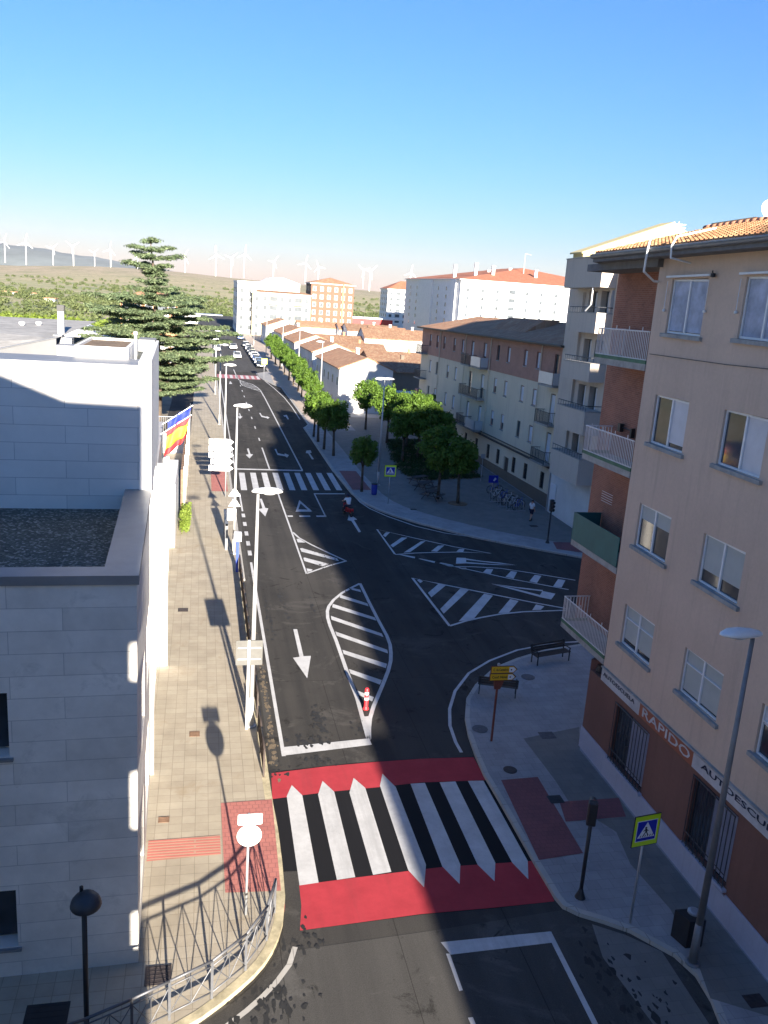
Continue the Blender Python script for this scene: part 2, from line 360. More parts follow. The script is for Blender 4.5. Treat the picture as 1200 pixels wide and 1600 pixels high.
class MB:
    def __init__(s): s.v = []; s.f = []
    def add(s, vs, fs):
        k = len(s.v); s.v += [tuple(map(float, p)) for p in vs]; s.f += [tuple(i+k for i in f) for f in fs]; return s
    def box(s, x0, x1, y0, y1, z0, z1):
        vs = [(x, y, z) for z in (z0, z1) for y in (y0, y1) for x in (x0, x1)]
        return s.add(vs, [(0, 2, 3, 1), (4, 5, 7, 6), (0, 1, 5, 4), (2, 6, 7, 3), (0, 4, 6, 2), (1, 3, 7, 5)])
    def cbox(s, c, d, rz=0.0, rx=0.0, ry=0.0):
        R = Matrix.Rotation(rz, 3, 'Z') @ Matrix.Rotation(ry, 3, 'Y') @ Matrix.Rotation(rx, 3, 'X')
        vs = [Vector(c) + R @ Vector((sx*d[0]/2, sy*d[1]/2, sz*d[2]/2)) for sz in (-1, 1) for sy in (-1, 1) for sx in (-1, 1)]
        return s.add(vs, [(0, 2, 3, 1), (4, 5, 7, 6), (0, 1, 5, 4), (2, 6, 7, 3), (0, 4, 6, 2), (1, 3, 7, 5)])
    def poly(s, pts): return s.add(pts, [tuple(range(len(pts)))])
    def prism(s, pts, z0, z1):
        a = 0
        for i in range(len(pts)):
            p, q = pts[i], pts[(i+1) % len(pts)]; a += p[0]*q[1]-q[0]*p[1]
        if a < 0: pts = pts[::-1]
        n = len(pts)
        s.add([(p[0], p[1], z0) for p in pts] + [(p[0], p[1], z1) for p in pts],
              [tuple(range(n))[::-1], tuple(range(n, 2*n))] + [(i, (i+1) % n, n+(i+1) % n, n+i) for i in range(n)])
        return s
    def extr(s, pts, vec):
        n = len(pts); v = Vector(vec)
        s.add([tuple(p) for p in pts] + [tuple(Vector(p)+v) for p in pts],
              [tuple(range(n))[::-1], tuple(range(n, 2*n))] + [(i, (i+1) % n, n+(i+1) % n, n+i) for i in range(n)])
        return s
    def tube(s, p, q, r, r2=None, n=8, caps=True):
        r2 = r if r2 is None else r2
        p = Vector(p); q = Vector(q); d = (q-p)
        if d.length < 1e-6: return s
        Q = d.to_track_quat('Z', 'Y')
        vs = []
        for c, rr in ((p, r), (q, r2)):
            for i in range(n):
                a = 2*pi*i/n; vs.append(c + Q @ Vector((rr*cos(a), rr*sin(a), 0)))
        fs = [(i, (i+1) % n, n+(i+1) % n, n+i) for i in range(n)]
        if caps: fs += [tuple(range(n))[::-1], tuple(range(n, 2*n))]
        return s.add(vs, fs)
    def path(s, pts, r, n=6):
        for a, b in zip(pts, pts[1:]): s.tube(a, b, r, n=n)
        return s
    def lathe(s, prof, c=(0, 0, 0), n=16, sx=1, sy=1):
        vs = []
        for (r, z) in prof:
            for i in range(n):
                a = 2*pi*i/n; vs.append((c[0]+r*sx*cos(a), c[1]+r*sy*sin(a), c[2]+z))
        fs = []
        for k in range(len(prof)-1):
            for i in range(n):
                fs.append((k*n+i, k*n+(i+1) % n, (k+1)*n+(i+1) % n, (k+1)*n+i))
        fs += [tuple(range(n))[::-1], tuple(range((len(prof)-1)*n, len(prof)*n))]
        return s.add(vs, fs)
    def strip(s, pts, wd, z):
        # flat ribbon along a polyline on the ground
        P = [Vector((p[0], p[1])) for p in pts]; L = []; R = []
        for i, p in enumerate(P):
            d = (P[min(i+1, len(P)-1)] - P[max(i-1, 0)]).normalized(); nn = Vector((-d.y, d.x))
            L.append(p+nn*wd/2); R.append(p-nn*wd/2)
        k = len(P)
        vs = [(a.x, a.y, z) for a in L] + [(a.x, a.y, z) for a in R]
        return s.add(vs, [(k+i, k+i+1, i+1, i) for i in range(k-1)])
    def build(s, name, mat, parent=None, loc=None, smooth=False, shear=None, local=False, bevel=0):
        me = bpy.data.meshes.new(name)
        v = np.array(s.v, dtype=float).reshape(-1, 3)
        if shear is not None: v[:, 2] -= 0.02*(v[:, 1]-shear)
        if local: off = Vector()
        elif parent is not None: off = WL.get(parent.name, Vector())
        else: off = Vector(loc) if loc is not None else Vector()
        v = v - np.array(off)
        me.from_pydata([tuple(x) for x in v], [], s.f); me.update()
        me.materials.append(MATS[mat] if isinstance(mat, str) else mat)
        o = bpy.data.objects.new(name, me); COL.objects.link(o)
        if parent is not None: o.parent = parent
        else: o.location = off
        WL[o.name] = Vector(off)
        if smooth:
            me.polygons.foreach_set('use_smooth', [True]*len(me.polygons))
        if bevel:
            m = o.modifiers.new('b', 'BEVEL'); m.width = bevel; m.segments = 1; m.limit_method = 'ANGLE'
        return o
def wallgrid(mb, axis, pos, u0, u1, z0, z1, holes, depth, sgn):
    """wall in the plane axis=pos with rectangular holes (ua,ub,za,zb) and reveals of the given depth"""
    us = sorted({u0, u1, *[h[0] for h in holes], *[h[1] for h in holes]}); zs = sorted({z0, z1, *[h[2] for h in holes], *[h[3] for h in holes]})
    us = [u for u in us if u0 <= u <= u1]; zs = [z for z in zs if z0 <= z <= z1]
    P = (lambda u, z, d=0: (pos+d, u, z)) if axis == 'x' else (lambda u, z, d=0: (u, pos+d, z))
    for a, b in zip(us, us[1:]):
        for c, d in zip(zs, zs[1:]):
            um, zm = (a+b)/2, (c+d)/2
            if any(h[0] < um < h[1] and h[2] < zm < h[3] for h in holes): continue
            mb.poly([P(a, c), P(b, c), P(b, d), P(a, d)])
    for h in holes:
        D = depth*sgn
        for (p, q) in (((h[0], h[2]), (h[1], h[2])), ((h[1], h[2]), (h[1], h[3])), ((h[1], h[3]), (h[0], h[3])), ((h[0], h[3]), (h[0], h[2]))):
            mb.poly([P(*p), P(*q), P(*q, D), P(*p, D)])
        mb.poly([P(h[0], h[2], D), P(h[1], h[2], D), P(h[1], h[3], D), P(h[0], h[3], D)])
_tc = [0]
def text_mesh(txt, size, mat, origin, xdir, ydir, parent, name='lettering', extr=0.002, width=None, align='CENTER'):
    cu = bpy.data.curves.new('t', 'FONT'); cu.body = txt; cu.size = size; cu.extrude = extr; cu.align_x = align; cu.align_y = 'CENTER'
    cu.resolution_u = 2; cu.offset = size*0.012
    o = bpy.data.objects.new('t', cu); COL.objects.link(o)
    bpy.context.view_layer.update()
    dg = bpy.context.evaluated_depsgraph_get()
    me = bpy.data.meshes.new_from_object(o.evaluated_get(dg)); bpy.data.objects.remove(o)
    vs = np.array([v.co[:] for v in me.vertices]); fs = [tuple(p.vertices) for p in me.polygons]
    if width: vs[:, 0] *= width/max(1e-6, (vs[:, 0].max()-vs[:, 0].min()))
    xd = np.array(Vector(xdir).normalized()); yd = np.array(Vector(ydir).normalized()); zd = np.cross(xd, yd)
    W_ = np.array(origin)[None, :] + vs[:, 0:1]*xd + vs[:, 1:2]*yd + vs[:, 2:3]*zd
    mb = MB(); mb.add(W_.tolist(), fs); return mb.build(name, mat, parent)
# ================================================================ GROUND
def st(o): o['kind'] = 'structure'; return o
road = st(MB().add([(-30, -60, 0), (90, -60, 0), (90, 330, 0), (-30, 330, 0)], [(0, 1, 2, 3)]).build('road', 'asphalt', None))
fr = MB(); fr.add([(-1, 166, .004), (14, 166, .004), (14, 430, .004), (-1, 430, .004)], [(0, 1, 2, 3)])
st(fr.build('far_road', 'asphalt_far', None))
old = MB(); old.poly([(x, y, .004) for x, y in [(-9, 3), (14.3, 3), (14.3, 14), (12.6, 15.0), (12.4, 17.4), (11.6, 18.3), (10.2, 19.05), (6.8, 18.75), (2.4, 18.45), (1.0, 17.0), (-9, 14.2)]])
st(old.build('side_lane', 'asphalt_old', None))

tg = MB(); tg.add([(-30, 56, .02), (-4.0, 56, .02), (-4.0, 331, .02), (-30, 331, .02)], [(0, 1, 2, 3)]); st(tg.build('town_ground', 'town_soil', None))
KZ = .13
def sidewalk(name, pts, mat, kerbpts=None, kmat='kerb'):
    o = st(MB().prism([(p[0], p[1]) for p in pts], -.05, KZ-.004).build(name, mat, None))
    if kerbpts:
        m = MB(); P = [Vector((p[0], p[1])) for p in kerbpts]; n = len(P); A = []; B = []
        for i, p in enumerate(P):
            d = (P[min(i+1, n-1)] - P[max(i-1, 0)]).normalized(); nn = Vector((-d.y, d.x)); A.append(p+nn*.01); B.append(p-nn*.17)
        for i in range(n-1):
            m.prism([A[i], A[i+1], B[i+1], B[i]], -.04, KZ)
        k = m.build('kerb', kmat, None); st(k)
    return o
# left pavement: kerb from the bottom-left bend, past the crossing, along the street
bend = [G(x, y, KZ) for x, y in [(240, 1632), (313, 1589), (345, 1566), (375, 1541), (395, 1523), (412, 1504), (425, 1484), (434, 1464), (441, 1440), (444.5, 1400), (440, 1347), (434, 1299), (427, 1262), (421, 1225)]]
left_k = [(-9, 14.4), (-4, 15.25)] + [(p[0], p[1]) for p in bend] + [(2.42, 30), (2.42, 47), (2.42, 75), (2.42, 110), (2.45, 150), (2.3, 158), (2.3, 330)]
sidewalk('left_pavement', left_k + [(-1.1, 330), (-1.1, 95), (-4, 95), (-4, 20.5), (-30, 20.5), (-30, 14.4)], 'tile_beige', left_k[17:][::1])
mk = MB(); P_ = [Vector(p) for p in left_k[:18]]
for i in range(17):
    d0 = (P_[min(i+1, 17)]-P_[max(i-1, 0)]).normalized(); d1 = (P_[min(i+2, 17)]-P_[i]).normalized()
    a, b = P_[i], P_[i+1]; na = Vector((-d0.y, d0.x)); nb = Vector((-d1.y, d1.x))
    mk.prism([a-na*.02, b-nb*.02, b+nb*.22, a+na*.22], -.04, KZ+.003)
st(mk.build('kerb', 'kerb_yellow', None))
# dark gutter and drainage line at the bend
g_ = MB(); g_.strip([(p.x+.22*(1 if i > 3 else .6), p.y-.28) for i, p in enumerate(P_[:13])], .45, .009); st(g_.build('gutter_strip', 'asphalt', None))
g_ = MB(); g_.strip([G(x, y, 0)[:2] for x, y in [(300, 1660), (350, 1607), (385, 1580), (410, 1558), (432, 1535), (452, 1508), (461, 1480)]], .14, .013); st(g_.build('gutter_line', 'kerb', None))
g_ = MB(); g_.strip([(2.72, 27.3), (2.72, 50), (2.72, 68), (2.72, 150)], .3, .005); st(g_.build('gutter_strip', 'asphalt_old', None))

# right-hand corner pavement below the pink building
rk = [G(x, y, KZ) for x, y in [(985, 992), (940, 1000), (901.5, 1007), (851, 1015), (808, 1028), (771.5, 1043), (743, 1069), (729, 1091), (727, 1121), (732, 1147), (743, 1178), (756, 1208), (774, 1238), (800, 1283), (835, 1345), (868, 1400), (880, 1414), (905, 1426), (945, 1438), (985, 1452), (1055, 1490), (1088, 1520), (1112, 1560), (1128, 1600)]]
rk = [(46, 15)] + [(p[0], p[1]) for p in rk] + [(12.2, 12), (12.1, 4)]
sidewalk('corner_pavement', rk + [(46, 4)], 'tile_grey', rk[::-1])
# plaza and right-hand pavement beyond the side street
pk = [G(x, y, KZ) for x, y in [(925, 871), (905, 868), (855, 859), (790, 847), (745, 838), (700, 827), (660, 817), (620, 805), (592, 795), (570, 784), (552, 770)]]
pk = [(70, 22), (46, 37)] + [(p[0], p[1]) for p in pk] + [(12.25, 76), (12.25, 102), (13.0, 104.5), (13.0, 143), (11.9, 147), (10.9, 152), (10.3, 158), (10.3, 164), (12.6, 168), (12.6, 330)]
sidewalk('plaza_paving', pk + [(120, 330), (120, 22)], 'tile_grey', pk[::-1])
band = MB(); inner = []
for i, p in enumerate(pk[2:14]):
    a = Vector(pk[max(i+1, 0)]); b = Vector(pk[i+3]); d = (b-a).normalized(); nn = Vector((d.y, -d.x)); inner.append(Vector(p)+nn*2.4)
def flat(name, pts, mat, z, parent=None, kind='structure'):
    o = MB().poly([(p[0], p[1], z) for p in pts][:: (1 if sum(p[0]*q[1]-q[0]*p[1] for p, q in zip(pts, list(pts[1:])+[pts[0]])) > 0 else -1)]).build(name, mat, parent)
    if kind and parent is None: o['kind'] = kind
    return o
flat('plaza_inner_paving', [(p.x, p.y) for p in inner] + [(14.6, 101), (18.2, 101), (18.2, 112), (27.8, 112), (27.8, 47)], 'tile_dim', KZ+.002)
flat('street_paving', [(13.1, 104.6), (13.1, 143), (12, 147.4), (12.7, 168.2), (12.7, 330), (18.3, 330), (18.3, 104.6)], 'tile_warm', KZ+.002)
# the darker strip beside the pink building
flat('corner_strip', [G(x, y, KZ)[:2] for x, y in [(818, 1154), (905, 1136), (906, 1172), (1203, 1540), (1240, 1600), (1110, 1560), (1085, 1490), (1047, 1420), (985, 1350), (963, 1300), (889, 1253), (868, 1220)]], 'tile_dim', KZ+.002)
tac = [flat('tactile_paving', [G(x, y, KZ)[:2] for x, y in [(783, 1219), (840, 1214), (911, 1333), (842, 1344)]], 'tile_red_shaded', KZ+.006),
       flat('tactile_paving', [G(x, y, KZ)[:2] for x, y in [(874, 1253), (967, 1247), (978, 1276), (884, 1284)]], 'tile_red_shaded', KZ+.006),
       flat('tactile_paving', [G(x, y, KZ)[:2] for x, y in [(345, 1255), (425, 1249), (439, 1392), (352, 1395)]], 'tile_red', KZ+.006),
       flat('tactile_paving', [G(x, y, KZ)[:2] for x, y in [(232, 1314), (344, 1305), (345, 1335), (229, 1346)]], 'stripe_red', KZ+.006),
       flat('tactile_paving', [(.9, 68.3), (2.2, 68.3), (2.2, 77.4), (.9, 77.4)], 'tile_red', KZ+.006),
       flat('tactile_paving', [(12.6, 69.8), (14.2, 69.8), (14.2, 77.4), (12.6, 77.4)], 'tile_red_shaded', KZ+.006),
       flat('tactile_paving', [G(x, y, KZ)[:2] for x, y in [(864, 847), (902, 848), (925, 866), (870, 858)]], 'tile_red_shaded', KZ+.006)]
flat('parking_apron', [(12.2, 17.2), (11.5, 17.9), (10.75, 18.4), (10.5, 17.2), (10.9, 14), (12.1, 12.5)], 'tile_dim', .012)

# ================================================================ ROAD MARKINGS (parts of the road)
def mpoly(name, pts, mat='paint_white', z=.010):
    q = [G(x, y, 0) for x, y in pts]; ar = sum(a[0]*b[1]-b[0]*a[1] for a, b in zip(q, q[1:]+q[:1]))
    if ar < 0: q = q[::-1]
    return MB().poly([(p[0], p[1], z) for p in q]).build(name, mat, road)
def mline(name, pts, wd, world=False, z=.010):
    q = pts if world else [G(x, y, 0)[:2] for x, y in pts]
    return MB().strip(q, wd, z).build(name, 'paint_white', road)
def wrect(name, x0, x1, y0, y1, z=.010, mat='paint_white'):
    return MB().poly([(x0, y0, z), (x1, y0, z), (x1, y1, z), (x0, y1, z)]).build(name, mat, road)
def Q(ox, oy, s, *pp): return [(ox+x/s, oy+y/s) for x, y in pp]
wrect('edge_line', 3.03, 3.17, 27.9, 50.4); wrect('edge_line', 3.05, 3.17, 62.6, 68.2); wrect('edge_line', 3.02, 3.14, 77.3, 152)
for y in (51.8, 53.9, 56.2, 58.6, 60.9): wrect('edge_dash', 3.0, 3.24, y, y+1.0)
mpoly('stop_line', [(440, 1168), (577, 1154), (581, 1164), (443, 1181)], z=.012)
wrect('stop_line', 3.1, 9.25, 77.4, 77.9, z=.012)
wrect('lane_line', 6.15, 6.29, 78.0, 88.6)
for y in (92.6, 100.5, 107.9, 114.8, 121.8, 128.8, 135.6, 142.4): wrect('lane_dash', 6.16, 6.30, y, y+1.8)
wrect('lane_line', 9.15, 9.30, 77.8, 131)
wrect('edge_line', 12.02, 12.14, 77.2, 102.6); mline('edge_line', [(12.1, 102.5), (12.5, 103.6), (12.9, 104.2)], .14, True)
mline('edge_line', [(12.35, 109), (12.4, 120), (12.25, 130), (11.6, 142), (10.8, 152), (10.15, 158), (10.0, 166)], .13, True)
mline('lane_line', [(9.2, 131), (9.15, 138), (8.9, 142), (8.3, 146), (7.2, 149), (6.3, 152), (6.1, 160), (6.0, 170)], .16, True)
mline('lane_line', [(6.5, 152), (6.4, 148), (6.5, 144.5), (7.3, 141.5), (8.4, 138.6), (9.2, 136)], .14, True)
for i in range(6):
    y = 139.2+i*1.9; x0 = 6.55+max(0, (143-y)*.32); x1 = 9.1-max(0, (y-142)*.30)
    MB().poly([(x0, y+.9, .01), (x0, y+.4, .01), (x1, y-.5, .01), (x1, y, .01)]).build('hatch_stripe', 'paint_white', road)
wrect('crosswalk_ground', 2.7, 10.2, 153.8, 160.0, .006, 'paint_pink')
for i in range(8): wrect('crosswalk_stripe', 3.0+i*.95, 3.5+i*.95, 154.3, 159.6, .010)
# the dark new strip of asphalt and the big zebra in front of the stop line
for i in range(9):
    x0 = 3.34+i*1.0; sk = .11
    MB().poly([(x0-.06, 69.4+i*.08, .01), (x0+.44, 69.4+i*.08, .01), (x0+.52, 76.1+i*.1, .01), (x0+.02, 76.1+i*.1, .01)]).build('crosswalk_stripe', 'paint_white', road)
A = lambda *p: Q(380, 560, 3, *p)
mpoly('lane_line', A((160, 634), (166, 632), (300, 1008), (293, 1012)))
mpoly('edge_line', A((332, 633), (476, 633), (476, 637), (332, 637))); mpoly('edge_line', A((330, 634), (336, 634), (390, 743), (384, 744)))
for a, b in ((207, 232), (262, 314), (342, 389)): mpoly('give_way_dash', A((a, 737), (b, 737), (b+1, 743), (a+2, 743)))
mpoly('give_way_mark', A((263, 664), (272, 672), (258, 708), (303, 709), (322, 719), (246, 719)))
mpoly('give_way_mark', A((263, 664), (324, 718), (303, 709.5), (270, 681)))
mline('edge_line', Q(560, 740, 3.333, (-42, 80), (-18, 120), (10, 150), (60, 183), (150, 223), (300, 275), (450, 310), (640, 338), (800, 367), (1000, 402), (1130, 425)), .13)
# hatched triangle
mline('hatch_outline', A((232, 815), (262, 842), (320, 874), (400, 912), (482, 950)), .14); mline('hatch_outline', A((484, 950), (400, 973), (297, 1009)), .15)
for q in (((250, 847), (262, 846), (292, 864), (256, 863)), ((266, 891), (276, 890), (440, 938), (450, 951), (273, 906)), ((282, 936), (288, 934), (402, 964), (372, 975), (286, 950)), ((297, 985), (325, 990), (320, 997), (301, 1001))): mpoly('hatch_stripe', A(*q))
# teardrop island
T = lambda *p: Q(400, 860, 4, *p)
mline('hatch_outline', T((650, 207), (600, 232), (540, 265), (485, 310), (455, 350), (446, 380), (448, 420), (462, 470), (500, 562), (570, 762), (632, 925), (704, 1185)), .17)
mline('hatch_outline', T((650, 207), (705, 320), (762, 432), (818, 535), (838, 590), (843, 640), (842, 690), (826, 755), (790, 845), (735, 975), (712, 1050), (706, 1110), (706, 1180)), .17)
mpoly('hatch_fill', T((652, 1028), (680, 1040), (716, 1036), (710, 1100), (706, 1185), (698, 1165)), z=.014)
for q in (((600, 236), (650, 246), (658, 262), (596, 246)), ((528, 278), (696, 332), (704, 350), (524, 296)), ((480, 335), (742, 420), (752, 440), (476, 356)), ((468, 410), (785, 520), (797, 542), (472, 434)), ((496, 508), (820, 622), (825, 645), (504, 534)), ((540, 622), (818, 710), (812, 737), (548, 648)), ((580, 742), (786, 812), (775, 840), (590, 770)), ((630, 876), (737, 918), (726, 945), (640, 904))): mpoly('hatch_stripe', T(*q))
# arrows
mpoly('road_arrow', T((233, 493), (257, 493), (297, 662), (343, 660), (320, 800), (231, 672), (272, 666)))
Z5 = lambda *p: Q(300, 560, 4, *p)
mpoly('road_arrow', Z5((422, 878), (436, 878), (458, 935), (477, 938), (458, 988), (414, 942), (440, 938)))
mpoly('road_arrow', Z5((983, 970), (1032, 1008), (1012, 1010), (1056, 1084), (1042, 1088), (996, 1016), (972, 1012)))
mpoly('road_arrow', Z5((343, 565), (354, 563), (366, 598), (382, 600), (360, 626), (336, 603), (354, 599)))
mpoly('road_arrow', Z5((715, 577), (741, 574), (748, 590), (735, 592), (762, 630), (750, 632), (726, 594), (711, 592)))
mpoly('road_arrow', Z5((516, 567), (526, 566), (536, 592), (578, 602), (580, 594), (606, 605), (594, 621), (582, 612), (534, 604)))
mpoly('road_arrow', Z5((294, 343), (300, 343), (306, 362), (316, 364), (300, 379), (285, 364), (299, 362)))
mpoly('road_arrow', Z5((420, 342), (428, 341), (436, 357), (465, 366), (466, 361), (485, 370), (474, 378), (466, 373), (434, 366)))
mpoly('road_arrow', Z5((570, 357), (592, 353), (606, 380), (598, 382), (584, 362), (580, 366)))
mpoly('road_arrow', Z5((236, 145), (241, 143), (252, 160), (232, 160)))
# islands and marks in the side street
R = lambda *p: Q(560, 740, 3.333, *p)
mline('hatch_outline', R((190, 420), (97, 291), (300, 338), (500, 382), (690, 416), (540, 409), (400, 411), (300, 414), (192, 422)), .13)
for q in (((128, 322), (142, 307), (165, 306), (140, 331)), ((166, 374), (225, 333), (255, 334), (180, 384)), ((235, 412), (325, 354), (350, 352), (268, 410)), ((378, 405), (415, 376), (448, 374), (410, 407)), ((510, 407), (525, 393), (552, 394), (546, 408))): mpoly('hatch_stripe', R(*q))
for q in (((212, 423), (225, 422), (296, 434), (292, 442)), ((312, 444), (322, 443), (400, 458), (396, 466)), ((420, 466), (432, 464), (490, 476), (500, 485), (470, 484))): mpoly('lane_dash', R(*q))
mline('lane_line', R((480, 484), (600, 486), (740, 494), (900, 518), (1130, 556)), .12); mline('lane_line', R((440, 472), (600, 506), (800, 550), (1095, 605)), .12)
for q in (((645, 518), (668, 496), (702, 499), (688, 524)), ((766, 538), (795, 508), (827, 512), (808, 548)), ((890, 562), (918, 528), (953, 533), (930, 570)), ((1014, 588), (1040, 550), (1078, 556), (1058, 594)), ((520, 492), (560, 491), (566, 500), (540, 498))): mpoly('hatch_stripe', R(*q))
mpoly('give_way_mark', R((511, 438), (560, 440), (562, 468), (508, 470))); mpoly('give_way_mark', R((560, 442), (640, 455), (735, 464), (825, 477), (700, 466), (562, 450))); mpoly('give_way_mark', R((562, 461), (700, 472), (825, 478), (700, 476), (562, 468)))
mpoly('give_way_mark', R((958, 612), (1026, 626), (1004, 656), (940, 643))); mpoly('give_way_mark', R((692, 574), (830, 592), (960, 607), (960, 614), (830, 598))); mpoly('give_way_mark', R((692, 575), (800, 596), (950, 634), (945, 643), (800, 604)))
mline('hatch_outline', R((475, 794), (281, 544), (440, 578), (700, 630), (900, 670), (1085, 704)), .15); mline('hatch_outline', R((475, 794), (560, 768), (640, 750), (740, 732), (860, 720), (1085, 712)), .15)
for q in (((306, 556), (318, 549), (336, 562), (322, 571)), ((362, 622), (418, 574), (456, 582), (380, 645)), ((426, 706), (530, 600), (578, 604), (444, 730)), ((522, 770), (655, 626), (700, 636), (598, 760)), ((728, 728), (790, 654), (834, 664), (784, 724)), ((905, 712), (925, 682), (968, 692), (950, 710))): mpoly('hatch_stripe', R(*q))
mline('edge_line', [(935, 996), (901.5, 1003), (880, 1004), (851.7, 1007.6), (808, 1016), (765, 1032.5), (732.5, 1052), (711, 1080), (702.5, 1108), (703, 1134), (712, 1160), (721, 1176)], .13)
# red, white and black raised crossing
C_ = lambda *p: Q(380, 1150, 2.3077, *p)
mpoly('crossing_ground', C_((101, 130), (400, 98), (600, 84), (830, 75), (880, 165), (1062, 450), (1122, 597), (900, 622), (640, 645), (200, 703), (150, 680), (150, 545), (122, 300), (104, 228)), 'paint_black', .005)
mpoly('crossing_red_band', C_((101, 135), (300, 110), (480, 94), (640, 83), (830, 77), (878, 160), (640, 168), (500, 184), (300, 203), (105, 228)), 'paint_red', .008)
mpoly('crossing_red_band', C_((150, 545), (400, 512), (600, 487), (720, 473), (1062, 450), (1122, 597), (900, 620), (640, 643), (200, 703), (148, 680)), 'paint_red', .008)
for q in (((175, 178), (213, 215), (272, 530), (203, 540), (157, 218)), ((286, 163), (328, 202), (404, 510), (338, 520), (270, 212)), ((398, 152), (440, 188), (534, 491), (468, 502), (383, 205)), ((502, 137), (550, 185), (659, 465), (652, 547), (595, 485), (493, 180)),
          ((603, 173), (655, 170), (783, 465), (780, 535), (718, 472)), ((708, 168), (765, 165), (909, 458), (906, 525), (845, 465)), ((810, 163), (866, 162), (1026, 452), (1028, 518), (970, 458))): mpoly('crosswalk_stripe', C_(*q), z=.012)
mpoly('stop_line', C_((712, 745), (1106, 706), (1120, 746), (748, 790)), z=.014)
mpoly('edge_line', C_((1093, 709), (1110, 706), (1300, 1080), (1278, 1080)), z=.012)
mpoly('lane_dash', C_((731, 786), (745, 786), (792, 918), (779, 921)), z=.012); mpoly('lane_dash', C_((810, 1017), (828, 1015), (838, 1040), (822, 1044)), z=.012)
rs0 = random.Random(4)
def stains(name, px, py, wx, wy, n, mat, smin=.06, smax=.28, z=.0125, base=0):
    cx, cy, _ = G(px, py, base); m = MB()
    for _ in range(n):
        x = cx+rs0.gauss(0, wx); y = cy+rs0.gauss(0, wy); r = rs0.uniform(smin, smax)*rs0.random()**.5+.02; k = 7
        a0 = rs0.random()*6; z += .00004
        m.poly([(x+r*(.25+.9*rs0.random())*cos(a0+2*pi*i/k), y+1.9*r*(.25+.9*rs0.random())*sin(a0+2*pi*i/k), z) for i in range(k)])
    o = m.build(name, mat, road); o['kind'] = 'stuff'; return o
for a in ((497, 1128, .12, .55, 26), (486, 1158, .3, .25, 16), (428, 1205, .3, .35, 14), (500, 1190, .35, .2, 12), (520, 885, .5, 1.6, 40), (540, 905, .25, 1.2, 16), (443, 940, .12, 1.4, 18), (420, 960, .1, 1.8, 20), (487, 945, .05, .6, 6), (560, 1135, .15, .5, 8), (470, 1470, .4, .3, 14), (425, 1560, .5, .35, 22), (400, 1590, .4, .3, 14), (1000, 1560, .5, .6, 18), (940, 1500, .4, .4, 12)):
    stains('tar_stain', a[0], a[1], a[2], a[3], a[4]*2, 'tar', .02, .11)
for a in ((410, 1050, .06, 1.5, 26), (426, 1170, .07, .8, 18), (418, 1110, .05, 1.2, 18)): stains('kerb_dirt', a[0], a[1], a[2], a[3], a[4]*2, 'dirt', .02, .10, z=.014)
# covers in the pavements
def cover(x, y, w_, d_, mat, label, rnd=False, z=KZ+.004):
    m = MB()
    if rnd: m.lathe([(w_/2, 0), (w_/2, .008), (w_/2-.03, .010)], (x, y, z), 20)
    else:
        m.box(x-w_/2, x+w_/2, y-d_/2, y+d_/2, z, z+.008)
        for k in range(5): m.box(x-w_/2+.04, x+w_/2-.04, y-d_/2+d_*(k+.5)/5-.01, y-d_/2+d_*(k+.5)/5+.01, z+.008, z+.013)
    setp(m.build('manhole_cover', mat, None, (x, y, z)), label, 'manhole cover', 'covers set in the pavements')
def gpx(x, y): return G(x, y, KZ)[:2]
cover(*gpx(286, 953), .5, .5, 'manhole', 'dark purple-brown cover in the beige pavement, left of the big sign shadow')
cover(*gpx(304, 1147), .38, .38, 'wood_brown', 'brownish square cover in the beige pavement beside the round shadow')
cover(*gpx(256, 1281), .34, .30, 'wood_brown', 'small worn cover just above the red striped tactile band')
cover(*gpx(247, 1524), .62, .62, 'manhole', 'large dark square cover at the shadow edge by the wall corner')
cover(*gpx(72, 1590), .95, .8, 'black_metal', 'black square cover in the bottom left corner beside the dark lamp')
cover(*gpx(750, 1139), .62, .62, 'manhole_grey', 'round grey cover beside the foot of the rust sign post', True)
cover(*gpx(825, 1058), .62, .62, 'manhole_grey', 'round grey cover near the two benches', True)
cover(*gpx(797, 1203), .5, .5, 'manhole', 'round dark cover just above the dim red tactile paving', True)
cover(*gpx(855, 1149), .6, .5, 'manhole_grey', 'grey rectangular cover at the top of the dark paving strip')
cover(*gpx(868, 1249), .5, .45, 'black_metal', 'black rectangular cover where the two dim red patches meet')
cover(*gpx(834, 822), .6, .5, 'manhole', 'dark cover by the kerb near the walking man and traffic light')
cover(*gpx(646, 796), .5, .4, 'manhole', 'dark cover right of the lime bordered sign across the junction')
cover(*gpx(780, 785), .6, .5, 'manhole', 'dark cover in front of the bicycle racks')
cover(*gpx(1180, 1564), .5, .4, 'manhole', 'dark cover at the foot of the pale plinth, bottom right')

# ================================================================ LEFT STONE-PANEL BUILDING
LB = thing('civic_building', (-1.32, 18.4, 0), 'white stone panelled building with a gravel flat roof and stepped upper wall on the left', 'building')
m = MB(); holes = [(-5.2, -4.05, 5.95, 7.5), (-5.2, -4.05, .95, 2.5), (-9.6, -8.4, 5.95, 7.5), (-9.6, -8.4, .95, 2.5)]
wallgrid(m, 'y', 18.4, -24, -1.32, 0, 10.0, holes, .45, 1)
fh = [(20.6, 22.6, 4.6, 6.6), (24.0, 26.2, 4.6, 6.6), (27.8, 30.0, 4.6, 6.6), (31.4, 33.6, 4.6, 6.6), (19.6, 21.8, .7, 3.0), (23.0, 25.4, .7, 3.0), (27.2, 29.6, .7, 3.0), (31.0, 34.0, .3, 3.0)]
wallgrid(m, 'x', -1.32, 18.4, 35.6, 0, 10.0, fh, .35, -1)
m.poly([(-24, 18.4, 0), (-24, 18.4, 10), (-24, 60, 10), (-24, 60, 0)])
m.build('wall', 'stone_panel', LB)
